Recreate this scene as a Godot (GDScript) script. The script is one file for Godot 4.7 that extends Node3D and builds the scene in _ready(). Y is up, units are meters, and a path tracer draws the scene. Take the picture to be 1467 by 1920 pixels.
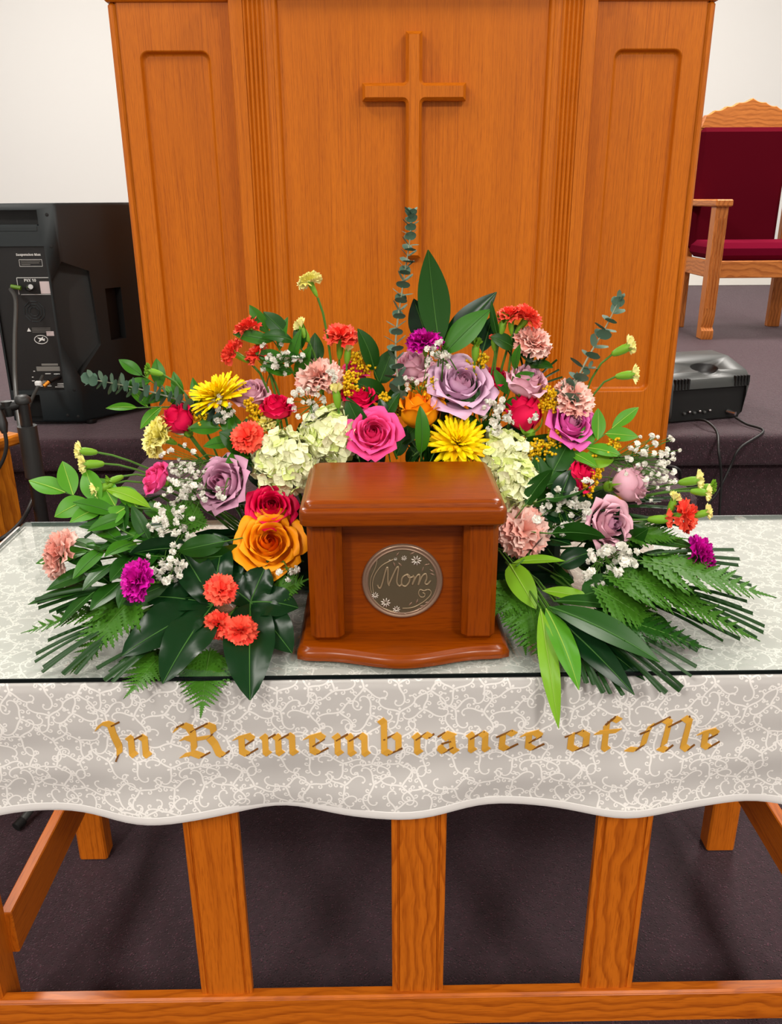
extends Node3D

# ------------------------------------------------------------------ mesh builder
class MB:
	var v := PackedVector3Array()
	var n := PackedVector3Array()
	var t := PackedVector2Array()
	var x := PackedInt32Array()
	var xf := Transform3D.IDENTITY
	var grain := 1
	var off := Vector2.ZERO

	func wuv(p: Vector3, nr: Vector3) -> Vector2:
		var a := nr.abs()
		var k := 0
		if a.y > a.x and a.y >= a.z: k = 1
		elif a.z > a.x: k = 2
		var o := (grain + 1) % 3
		if k == grain:
			return Vector2(p[o] / 0.5, p[(grain + 2) % 3] / 0.5) + off
		for q in 3:
			if q != k and q != grain: o = q
		return Vector2(p[o] / 0.5, p[grain] / 1.5) + off

	func put(p: Vector3, nr: Vector3, uv: Vector2) -> int:
		v.append(xf * p)
		n.append((xf.basis * nr).normalized())
		t.append(uv)
		return v.size() - 1

	func face(pts: Array, outward: Vector3) -> void:
		var nr := Vector3.ZERO
		for i in range(1, pts.size() - 1):
			nr += (pts[i] - pts[0]).cross(pts[i + 1] - pts[0])
		if nr.length() < 1e-12: return
		nr = nr.normalized()
		var flip := nr.dot(outward) < 0.0
		if flip: nr = -nr
		var b := v.size()
		for p in pts: put(p, nr, wuv(p, nr))
		for i in range(1, pts.size() - 1):
			if flip: x.append_array([b, b + i, b + i + 1])
			else: x.append_array([b, b + i + 1, b + i])

	# box with chamfered edges: centre, size, chamfer
	func box(c: Vector3, s: Vector3, r := 0.0, g := 1) -> void:
		grain = g
		var h := s * 0.5
		r = minf(r, minf(h.x, minf(h.y, h.z)) * 0.9)
		for k in 3:
			var a := (k + 1) % 3
			var b := (k + 2) % 3
			for sg in [-1.0, 1.0]:
				var pts := []
				for q in [[-1, -1], [1, -1], [1, 1], [-1, 1]]:
					var p := Vector3.ZERO
					p[k] = sg * h[k]
					p[a] = q[0] * (h[a] - r)
					p[b] = q[1] * (h[b] - r)
					pts.append(c + p)
				var o := Vector3.ZERO
				o[k] = sg
				face(pts, o)
		if r <= 0.0: return
		for k in 3:
			var a := (k + 1) % 3
			var b := (k + 2) % 3
			for sa in [-1.0, 1.0]:
				for sb in [-1.0, 1.0]:
					var pts := []
					for q in [[-1, 0], [1, 0], [1, 1], [-1, 1]]:
						var p := Vector3.ZERO
						p[k] = q[0] * (h[k] - r)
						p[a] = sa * (h[a] - (r if q[1] == 1 else 0.0))
						p[b] = sb * (h[b] - (0.0 if q[1] == 1 else r))
						pts.append(c + p)
					var o := Vector3.ZERO
					o[a] = sa
					o[b] = sb
					face(pts, o)
		for sx in [-1.0, 1.0]:
			for sy in [-1.0, 1.0]:
				for sz in [-1.0, 1.0]:
					var e := Vector3(sx * h.x, sy * h.y, sz * h.z)
					face([c + e - Vector3(0, sy * r, sz * r), c + e - Vector3(sx * r, 0, sz * r), c + e - Vector3(sx * r, sy * r, 0)], Vector3(sx, sy, sz))

	# smooth surface through rows of points (rows x columns)
	func sheet(rows: Array, closed := false, uvs: Array = []) -> void:
		var nr := rows.size()
		var nc: int = rows[0].size()
		var b := v.size()
		for i in nr:
			for j in nc:
				var i0 := maxi(i - 1, 0)
				var i1 := mini(i + 1, nr - 1)
				var j0 := (j - 1 + nc) % nc if closed else maxi(j - 1, 0)
				var j1 := (j + 1) % nc if closed else mini(j + 1, nc - 1)
				var du: Vector3 = rows[i1][j] - rows[i0][j]
				var dv: Vector3 = rows[i][j1] - rows[i][j0]
				if dv.length() < 1e-9:
					var ii := i1 if i == 0 else i0
					dv = rows[ii][j1] - rows[ii][j0]
				var nn := du.cross(dv)
				nn = nn.normalized() if nn.length() > 1e-14 else Vector3.UP
				var p: Vector3 = rows[i][j]
				put(p, nn, uvs[i][j] if uvs.size() else wuv(p, nn))
		for i in nr - 1:
			for j in (nc if closed else nc - 1):
				var j1 := (j + 1) % nc
				var a := b + i * nc + j
				var c := b + (i + 1) * nc + j
				var d := b + (i + 1) * nc + j1
				var e := b + i * nc + j1
				x.append_array([a, d, c, a, e, d])

	func tube(pts: Array, rad, sides := 6, caps := true) -> void:
		var rows := []
		var up := Vector3(0.31, 0.83, 0.46)
		var last := pts.size() - 1
		for i in pts.size():
			var d: Vector3 = (pts[mini(i + 1, last)] - pts[maxi(i - 1, 0)]).normalized()
			var s := d.cross(up)
			if s.length() < 0.05: s = d.cross(Vector3.RIGHT)
			s = s.normalized()
			var w := s.cross(d).normalized()
			up = w
			var r: float = rad[i] if rad is Array else rad
			var ring := []
			for k in sides:
				var a := TAU * k / sides
				ring.append(pts[i] + (s * cos(a) + w * sin(a)) * r)
			rows.append(ring)
		sheet(rows, true)
		if caps:
			face(rows[0], pts[0] - pts[1])
			face(rows[last], pts[last] - pts[last - 1])

	# profile of (radius, height) turned about the y axis at c
	func lathe(prof: Array, seg := 20, c := Vector3.ZERO, bas := Basis.IDENTITY) -> void:
		var rows := []
		for i in prof.size():
			var ring := []
			for k in seg:
				var a := TAU * k / seg
				ring.append(c + bas * Vector3(cos(a) * prof[i].x, prof[i].y, sin(a) * prof[i].x))
			rows.append(ring)
		sheet(rows, true)

	# outline in x,y drawn out along z from z0 to z1, with bevelled rims
	func prism(poly: PackedVector2Array, z0: float, z1: float, r := 0.0, g := 1, soft := 0.8) -> void:
		grain = g
		if Geometry2D.is_polygon_clockwise(poly): poly.reverse()
		var m := poly.size()
		var nrm := []
		var ins := PackedVector2Array()
		for i in m:
			var e0 := (poly[i] - poly[(i - 1 + m) % m]).normalized()
			var e1 := (poly[(i + 1) % m] - poly[i]).normalized()
			var n0 := Vector2(e0.y, -e0.x)
			var n1 := Vector2(e1.y, -e1.x)
			var av := (n0 + n1).normalized()
			nrm.append([n0, n1, av, n0.dot(n1)])
			ins.append(poly[i] - av * r / maxf(av.dot(n0), 0.35))
		var tr := Geometry2D.triangulate_polygon(ins)
		for side in 2:
			var z := z1 if side else z0
			var nn := Vector3(0, 0, 1 if side else -1)
			var b := v.size()
			for p in ins:
				var q := Vector3(p.x, p.y, z)
				put(q, nn, wuv(q, nn))
			for k in range(0, tr.size(), 3):
				var a := ins[tr[k]]
				var ccw := (ins[tr[k + 1]] - a).cross(ins[tr[k + 2]] - a) > 0.0
				if ccw == (side == 1): x.append_array([b + tr[k], b + tr[k + 2], b + tr[k + 1]])
				else: x.append_array([b + tr[k], b + tr[k + 1], b + tr[k + 2]])
		var len := 0.0
		for i in m:
			var j := (i + 1) % m
			var na: Vector2 = nrm[i][2] if nrm[i][3] > soft else nrm[i][1]
			var nb: Vector2 = nrm[j][2] if nrm[j][3] > soft else nrm[j][0]
			var el := poly[i].distance_to(poly[j])
			var bands := [[z0 + r, z1 - r, poly, poly, 0.0, 0.0]]
			if r > 0.0:
				bands.append([z1 - r, z1, poly, ins, 0.0, 1.0])
				bands.append([z0, z0 + r, ins, poly, -1.0, 0.0])
			for bd in bands:
				var b := v.size()
				var lo: PackedVector2Array = bd[2]
				var hi: PackedVector2Array = bd[3]
				var tz: float = (bd[4] + bd[5]) * 0.7
				var k := 0
				for pr in [[lo[i], bd[0], na, len], [lo[j], bd[0], nb, len + el], [hi[j], bd[1], nb, len + el], [hi[i], bd[1], na, len]]:
					var q := Vector3(pr[0].x, pr[0].y, pr[1])
					var nn := Vector3(pr[2].x, pr[2].y, tz)
					var uv := wuv(q, nn)
					put(q, nn, uv)
					k += 1
				x.append_array([b, b + 2, b + 1, b, b + 3, b + 2])
			len += el

	func mesh() -> ArrayMesh:
		var a := []
		a.resize(Mesh.ARRAY_MAX)
		a[Mesh.ARRAY_VERTEX] = v
		a[Mesh.ARRAY_NORMAL] = n
		a[Mesh.ARRAY_TEX_UV] = t
		a[Mesh.ARRAY_INDEX] = x
		var m := ArrayMesh.new()
		m.add_surface_from_arrays(Mesh.PRIMITIVE_TRIANGLES, a)
		return m


var rng := RandomNumberGenerator.new()
var M := {}
var shapes := {}

func rnd(a: float, b: float) -> float:
	return rng.randf_range(a, b)

func build(called: String, m, mat: Material, parent: Node = self) -> MeshInstance3D:
	var o := MeshInstance3D.new()
	o.name = called if parent != self else numbered(called)
	o.mesh = m.mesh() if m is MB else m
	o.material_override = mat
	parent.add_child(o, true)
	if parent != self:
		var k := 1
		while o.name.contains("@"):
			o.name = "%s_%03d" % [called, k]
			k += 1
	return o

var used := {}
func numbered(called: String) -> String:
	if not used.has(called):
		used[called] = 0
		return called
	used[called] += 1
	return "%s_%03d" % [called, used[called]]

# parts of one thing take three-digit numbers
func part(parent: Node3D, called: String, m, mat: Material) -> MeshInstance3D:
	var o := MeshInstance3D.new()
	var c: Dictionary = parent.get_meta("_count") if parent.has_meta("_count") else {}
	var k: int = c.get(called, 0)
	c[called] = k + 1
	parent.set_meta("_count", c)
	o.name = called if k == 0 else "%s_%03d" % [called, k]
	o.mesh = m.mesh() if m is MB else m
	o.material_override = mat
	parent.add_child(o, true)
	return o

func tidy(n: Node) -> void:
	if n.has_meta("_count"): n.remove_meta("_count")
	for c in n.get_children(): tidy(c)

func thing(called: String, label: String, category: String, at := Vector3.ZERO, group := "", turn := 0.0) -> Node3D:
	var o := Node3D.new()
	o.name = numbered(called)
	add_child(o, true)
	o.position = at
	o.rotation.y = turn
	tag(o, label, category, group)
	return o

func tag(o: Node, label: String, category: String, group := "") -> void:
	o.set_meta("label", label)
	o.set_meta("category", category)
	if group != "": o.set_meta("group", group)

func structure(called: String, m: MB, mat: Material, label := "") -> MeshInstance3D:
	var o := build(called, m, mat)
	o.set_meta("kind", "structure")
	if label != "": o.set_meta("label", label)
	return o

# ------------------------------------------------------------------ materials
func plain(called: String, c: Color, rough := 0.6, metal := 0.0, spec := 0.5) -> StandardMaterial3D:
	var m := StandardMaterial3D.new()
	m.resource_name = called
	m.albedo_color = c
	m.roughness = rough
	m.metallic = metal
	m.metallic_specular = spec
	M[called] = m
	return m

func tex(img: Image) -> ImageTexture:
	img.generate_mipmaps()
	return ImageTexture.create_from_image(img)

func noise(freq: float, s: int, oct := 3) -> FastNoiseLite:
	var f := FastNoiseLite.new()
	f.seed = s
	f.noise_type = FastNoiseLite.TYPE_SIMPLEX_SMOOTH
	f.frequency = freq
	f.fractal_octaves = oct
	return f

# oak: fine pores running along the grain, or the nested arches of a flat-sawn board
func oak_image(figured: bool) -> Image:
	var w := 512
	var h := 1024
	var pores := noise(1.0, 11, 2)
	var streak := noise(1.0, 12, 3)
	var warp := noise(1.0, 13, 2)
	var broad := noise(1.0, 14, 2)
	var img := Image.create(w, h, false, Image.FORMAT_RGB8)
	var light := Color(1.0, 0.985, 0.96)
	var dark := Color(0.60, 0.47, 0.36)
	var value := func(fx: float, fy: float) -> float:
			var wv := warp.get_noise_2d(fx * 2.0, fy * 3.0) * 0.02
			var g := streak.get_noise_2d((fx + wv) * (40.0 if figured else 85.0), fy * 2.2) * 0.5 + 0.5
			var p := pores.get_noise_2d(fx * 190.0, fy * 26.0)
			var d := 0.16 + 0.30 * smoothstep(0.46, 0.85, g) + 0.10 * broad.get_noise_2d(fx * 3.0, fy * 2.0)
			if figured:
				var cx := fx - 0.5 + warp.get_noise_2d(fx * 1.5 + 9.0, fy * 2.0) * 0.10
				var cy := fy * 2.0 - floorf(fy * 2.0) - 0.5
				var ring := sqrt(cx * cx * 9.0 + cy * cy * 0.7 + 0.01) + warp.get_noise_2d(fx * 6.0, fy * 14.0) * 0.05
				var s := fposmod(ring * 9.0, 1.0)
				d = 0.10 + 0.12 * g + 0.36 * smoothstep(0.35, 0.95, s) * smoothstep(1.0, 0.9, s)
			d += 0.24 * smoothstep(0.12, 0.55, p)
			return d
	# the last strips run over into the first, so that the picture repeats without a seam
	for y in h:
		var fy := float(y) / h
		var ky := smoothstep(0.86, 1.0, fy)
		for x in w:
			var fx := float(x) / w
			var kx := smoothstep(0.9, 1.0, fx)
			var d: float = value.call(fx, fy)
			if kx > 0.0: d = lerpf(d, value.call(fx - 1.0, fy), kx)
			if ky > 0.0: d = lerpf(d, value.call(fx - (1.0 if kx > 0.5 else 0.0), fy - 1.0), ky)
			img.set_pixel(x, y, light.lerp(dark, clampf(d, 0.0, 1.0)))
	return img

func wood(called: String, image: Texture2D, c: Color, rough: float, coat := 0.3) -> StandardMaterial3D:
	var m := plain(called, c, rough)
	m.albedo_texture = image
	m.clearcoat_enabled = coat > 0.0
	m.clearcoat = coat
	m.clearcoat_roughness = 0.22
	return m

func dab(img: Image, c: Vector2, r: float, col: Color) -> void:
	var w := img.get_width()
	var h := img.get_height()
	var k := int(ceil(r))
	for dy in range(-k, k + 1):
		for dx in range(-k, k + 1):
			var px := roundf(c.x) + dx
			var py := roundf(c.y) + dy
			if Vector2(px, py).distance_to(c) <= r:
				img.set_pixel(posmod(int(px), w), posmod(int(py), h), col)

# scrolling vines printed on the altar cloth
func vine_image() -> Image:
	var img := Image.create(1024, 1024, false, Image.FORMAT_RGB8)
	img.fill(Color(0.775, 0.76, 0.745))
	var line := Color(0.93, 0.915, 0.895)
	rng.seed = 77
	for cell in 36:
		var base := Vector2(cell % 6 + 0.5 + rnd(-0.16, 0.16), cell / 6 + 0.5 + rnd(-0.16, 0.16)) * (1024.0 / 6.0)
		var a0 := rnd(0, TAU)
		for curl in 3:
			var turn := 1.0 if (curl + cell) % 2 == 0 else -1.0
			var a := a0 + TAU * curl / 3.0 + rnd(-0.4, 0.4)
			var p := base
			var step := 2.6
			var bend := rnd(0.010, 0.022)
			var n := int(rnd(64, 84))
			for i in n:
				var q := float(i) / n
				p += Vector2(cos(a), sin(a)) * step
				a += turn * (bend + 0.17 * q * q * q) * (1.0 if q > 0.25 else -1.0)
				dab(img, p, lerpf(6.0, 3.8, q), line)
				if i == int(n * 0.3) or i == int(n * 0.55):
					var b := a - turn * 0.9
					var r := p
					for k in 26:
						r += Vector2(cos(b), sin(b)) * 2.2
						b -= turn * (0.05 + 0.012 * k)
						dab(img, r, 4.0, line)
			dab(img, p, 7.0, line)
		for leaf in 3:
			var lp := base + Vector2.from_angle(a0 + leaf * 2.1 + 1.0) * 15.0
			for k in 5: dab(img, lp + Vector2.from_angle(a0 + leaf * 2.1 + 1.0) * k * 3.0, 8.0 - absf(k - 2) * 2.0, line)
	return img

func carpet_image() -> Image:
	var img := Image.create(512, 512, false, Image.FORMAT_RGB8)
	rng.seed = 5
	var f := noise(0.02, 3, 3)
	for y in 512:
		for x in 512:
			var k := 0.42 + 0.20 * rng.randf() + 0.10 * f.get_noise_2d(x, y)
			img.set_pixel(x, y, Color(k, k * 0.985, k * 0.99))
	for i in 3600:
		var k := rnd(0.2, 0.6) if i % 4 else rnd(0.88, 1.0)
		var c := Color(k, k * 0.93, k * 0.96)
		var px := rng.randi_range(0, 506)
		var py := rng.randi_range(0, 506)
		img.fill_rect(Rect2i(px, py, rng.randi_range(2, 5), rng.randi_range(2, 5)), c)
	return img

# ------------------------------------------------------------------ stage
func _ready() -> void:
	rng.seed = 20
	var cam := Camera3D.new()
	cam.name = "camera"
	cam.position = Vector3(0, 1.38, 0)
	cam.rotation_degrees = Vector3(-20.5, -0.7, -0.3)
	cam.fov = 62.76
	cam.near = 0.02
	cam.far = 60.0
	add_child(cam)
	cam.current = true
	var env := Environment.new()
	env.background_mode = Environment.BG_COLOR
	env.background_color = Color(0.55, 0.56, 0.58)
	env.tonemap_mode = Environment.TONE_MAPPER_LINEAR
	env.tonemap_exposure = 1.04
	env.sdfgi_enabled = true
	env.ssao_enabled = true
	env.ssil_enabled = true
	var we := WorldEnvironment.new()
	we.name = "world_environment"
	we.environment = env
	add_child(we)

	make_materials()
	make_room()
	make_lamps()
	make_pulpit()
	make_table()
	make_chair()
	make_speaker()
	make_monitor()
	make_left_corner()
	make_urn()
	make_flowers()
	for c in get_children(): tidy(c)


func make_materials() -> void:
	var straight := tex(oak_image(false))
	var figured := tex(oak_image(true))
	wood("oak_pulpit", straight, Color(0.84, 0.47, 0.08), 0.42, 0.06)
	M["oak_pulpit"].uv1_scale = Vector3(2.2, 1.0, 1.0)
	wood("oak_table", figured, Color(0.84, 0.46, 0.10), 0.42, 0.12)
	wood("oak_stile", straight, Color(0.84, 0.46, 0.10), 0.42, 0.12)
	wood("oak_urn", straight, Color(0.585, 0.27, 0.0), 0.3, 0.2)
	wood("oak_chair", figured, Color(0.86, 0.55, 0.28), 0.45, 0.1)
	wood("oak_cabinet", figured, Color(0.84, 0.52, 0.12), 0.38, 0.2)
	for k in ["oak_pulpit", "oak_table", "oak_stile", "oak_urn", "oak_chair", "oak_cabinet"]: M[k].metallic_specular = 0.3
	var vine := tex(vine_image())
	var cl := plain("cloth", Color(1, 1, 1), 0.85)
	cl.albedo_texture = vine
	cl.rim_enabled = true
	cl.rim = 0.15
	plain("hem", Color(0.88, 0.865, 0.85), 0.85)
	plain("thread", Color(0.87, 0.645, 0.23), 0.5, 0.1)
	plain("thread_dark", Color(0.50, 0.31, 0.08), 0.5, 0.1)
	var carpet := plain("carpet", Color(0.35, 0.19, 0.25), 0.7, 0.0, 0.38)
	var ct := tex(carpet_image())
	carpet.albedo_texture = ct
	carpet.uv1_triplanar = true
	carpet.uv1_world_triplanar = true
	carpet.uv1_scale = Vector3(3.2, 3.2, 3.2)
	carpet.heightmap_enabled = true
	carpet.heightmap_texture = ct
	carpet.heightmap_scale = 0.5
	carpet.rim_enabled = true
	carpet.rim = 1.0
	carpet.rim_tint = 0.45
	var wall := plain("wall", Color(0.91, 0.875, 0.83), 0.8)
	wall.albedo_color = Color(0.85, 0.845, 0.835)
	plain("ceiling", Color(0.9, 0.9, 0.88), 0.9)
	plain("white_paint", Color(0.92, 0.91, 0.88), 0.5)
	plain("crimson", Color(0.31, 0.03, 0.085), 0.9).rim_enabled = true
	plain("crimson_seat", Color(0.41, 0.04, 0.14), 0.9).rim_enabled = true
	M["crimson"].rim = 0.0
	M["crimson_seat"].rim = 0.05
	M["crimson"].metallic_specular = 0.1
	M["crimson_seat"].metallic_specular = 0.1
	plain("plastic", Color(0.135, 0.135, 0.132), 0.5)
	plain("plastic_rear", Color(0.10, 0.135, 0.145), 0.5)
	plain("plastic_dark", Color(0.05, 0.05, 0.052), 0.45)
	plain("plastic_grey", Color(0.25, 0.26, 0.255), 0.45)
	plain("void", Color(0.012, 0.012, 0.012), 0.7)
	plain("ink_white", Color(0.86, 0.86, 0.85), 0.6)
	plain("sticker", Color(0.80, 0.74, 0.74), 0.5)
	plain("label_grey", Color(0.45, 0.44, 0.42), 0.5)
	plain("chrome", Color(0.80, 0.80, 0.80), 0.25, 1.0)
	plain("brass", Color(0.85, 0.55, 0.20), 0.35, 0.8)
	plain("green_band", Color(0.35, 0.5, 0.1), 0.5)
	plain("cable", Color(0.10, 0.10, 0.10), 0.5)
	plain("cable_grey", Color(0.22, 0.22, 0.21), 0.5)
	var glass := plain("glass", Color(0.80, 0.96, 0.88, 0.06), 0.02)
	glass.transparency = BaseMaterial3D.TRANSPARENCY_ALPHA
	plain("glass_edge", Color(0.02, 0.07, 0.06), 0.15)
	var bump := plain("bumper", Color(0.70, 0.74, 0.70, 0.35), 0.2)
	bump.transparency = BaseMaterial3D.TRANSPARENCY_ALPHA
	plain("bronze", Color(0.40, 0.355, 0.27), 0.42, 0.45)
	plain("bronze_letter", Color(0.66, 0.58, 0.46), 0.35, 0.5)
	plain("bronze_rim", Color(0.60, 0.49, 0.41), 0.34, 0.55)
	plain("silver", Color(0.93, 0.89, 0.84), 0.35, 0.75)
	flower_materials()


func mbx(root: Node3D, turn := Basis.IDENTITY) -> MB:
	var m := MB.new()
	m.xf = Transform3D(turn, Vector3.ZERO) * Transform3D(Basis.IDENTITY, -root.position)
	m.off = Vector2(rnd(0, 1), rnd(0, 1))
	return m

func wbox(root: Node3D, lo: Vector3, hi: Vector3, r := 0.0, g := 1) -> MB:
	var m := mbx(root)
	m.box((lo + hi) * 0.5, hi - lo, r, g)
	return m


func make_room() -> void:
	var m := MB.new()
	m.box(Vector3(0, -0.05, 1.0), Vector3(11, 0.1, 8.6), 0.0)
	structure("floor", m, M.carpet, "dark purple carpeted floor under the communion table")
	m = MB.new()
	m.box(Vector3(0, 0.335, -4.36), Vector3(11, 0.67, 4.18), 0.0)
	# rounded nosing band along the platform's front edge
	var prof := [Vector2(-2.27, 0.67), Vector2(-2.243, 0.672), Vector2(-2.238, 0.68), Vector2(-2.238, 0.738), Vector2(-2.243, 0.752), Vector2(-2.256, 0.7595), Vector2(-2.28, 0.76), Vector2(-6.45, 0.76)]
	var rows := []
	for p in prof: rows.append([Vector3(5.5, p.y, p.x), Vector3(-5.5, p.y, p.x)])
	m.sheet(rows)
	structure("platform", m, M.carpet, "raised carpeted platform behind the communion table")
	m = MB.new()
	m.box(Vector3(0.052, 0.3575, -2.085), Vector3(1.434, 0.715, 0.385), 0.022)
	structure("platform_step", m, M.carpet, "carpeted step below the pulpit")
	for w in [["wall_back", Vector3(0, 1.9, -6.5), Vector3(11, 3.8, 0.2)], ["wall_left", Vector3(-5.0, 1.9, -0.6), Vector3(0.2, 3.8, 11.8)], ["wall_right", Vector3(5.0, 1.9, -0.6), Vector3(0.2, 3.8, 11.8)], ["wall_front", Vector3(0, 1.9, 5.2), Vector3(11, 3.8, 0.2)]]:
		m = MB.new()
		m.box(w[1], w[2], 0.0)
		structure(w[0], m, M.wall, "off-white painted wall")
	m = MB.new()
	m.box(Vector3(0, 3.85, -0.6), Vector3(11, 0.1, 12), 0.0)
	structure("ceiling", m, M.ceiling, "white ceiling")
	m = MB.new()
	m.box(Vector3(0, 0.815, -6.393), Vector3(9.8, 0.11, 0.014), 0.004)
	structure("baseboard_back", m, M.white_paint, "white baseboard along the back wall")


func make_lamps() -> void:
	var panel := plain("lamp_panel", Color(0.95, 0.95, 0.93), 0.6)
	panel.emission_enabled = true
	panel.emission = Color(1.0, 0.97, 0.92)
	panel.emission_energy_multiplier = 2.0
	for q in [[-1.9, -4.0, 13.5, "left rear of the platform"], [1.9, -4.0, 13.5, "right rear of the platform"], [-1.9, -0.75, 5.0, "left end of the communion table"], [1.9, -0.75, 5.0, "right end of the communion table"], [-1.9, 2.6, 16.0, "left aisle in front of the table"], [1.9, 2.6, 16.0, "right aisle in front of the table"]]:
		var p := Vector3(q[0], 3.78, q[1])
		var t := thing("ceiling_lamp", "flush white ceiling light panel above the " + q[3], "lamp", p, "ceiling light panels")
		var m := MB.new()
		m.box(Vector3(0, 0, 0), Vector3(0.66, 0.03, 1.26), 0.004)
		part(t, "frame", m, M.white_paint)
		m = MB.new()
		m.box(Vector3(0, -0.018, 0), Vector3(0.6, 0.008, 1.2), 0.0)
		part(t, "diffuser", m, panel)
		var l := AreaLight3D.new()
		l.name = "lamp_light"
		l.area_size = Vector2(0.6, 1.2)
		l.area_normalize_energy = true
		l.light_energy = q[2]
		l.light_color = Color(1.0, 0.98, 0.95)
		l.area_range = 20.0
		l.shadow_enabled = true
		l.position = Vector3(0, -0.03, 0)
		l.rotation_degrees = Vector3(-90, 0, 0)
		t.add_child(l)


# ------------------------------------------------------------------ pulpit
# a flat ring between a rectangle and a rounded opening, with a cove down to the panel
func framed(m: MB, x0: float, x1: float, y0: float, y1: float, a0: float, a1: float, b0: float, b1: float, z: float) -> void:
	var r := 0.022
	var inner := []
	var outer := []
	for q in 4:
		var cx := a1 - r if q == 0 or q == 3 else a0 + r
		var cy := b1 - r if q < 2 else b0 + r
		var ex := x1 if q == 0 or q == 3 else x0
		var ey := y1 if q < 2 else y0
		for k in 9:
			var f := k / 8.0
			var a := PI * 0.5 * (q + f)
			var p := Vector2(cx + cos(a) * r, cy + sin(a) * r)
			inner.append(p)
			var first := k <= 4
			var along_x := (q % 2 == 0) == first
			var t := f * 2.0 if first else (1.0 - f) * 2.0
			if along_x: outer.append(Vector2(ex, lerpf(p.y, ey, t)))
			else: outer.append(Vector2(lerpf(p.x, ex, t), ey))
	var n := inner.size()
	m.grain = 1
	for i in n:
		var j := (i + 1) % n
		m.face([Vector3(inner[i].x, inner[i].y, z), Vector3(outer[i].x, outer[i].y, z), Vector3(outer[j].x, outer[j].y, z), Vector3(inner[j].x, inner[j].y, z)], Vector3(0, 0, 1))
	var c := Vector2((a0 + a1) * 0.5, (b0 + b1) * 0.5)
	var rows := []
	for s in [[0.0, 0.0], [0.002, 0.0006], [0.0035, 0.003], [0.0045, 0.008], [0.0075, 0.0125], [0.012, 0.0138], [0.017, 0.0145]]:
		var ring := []
		for i in n:
			var p: Vector2 = inner[i]
			var k := i % 9
			var q := i / 9
			var a := PI * 0.5 * (q + k / 8.0)
			p -= Vector2(cos(a), sin(a)) * s[0]
			ring.append(Vector3(p.x, p.y, z - s[1]))
		rows.append(ring)
	m.sheet(rows, true)


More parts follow.
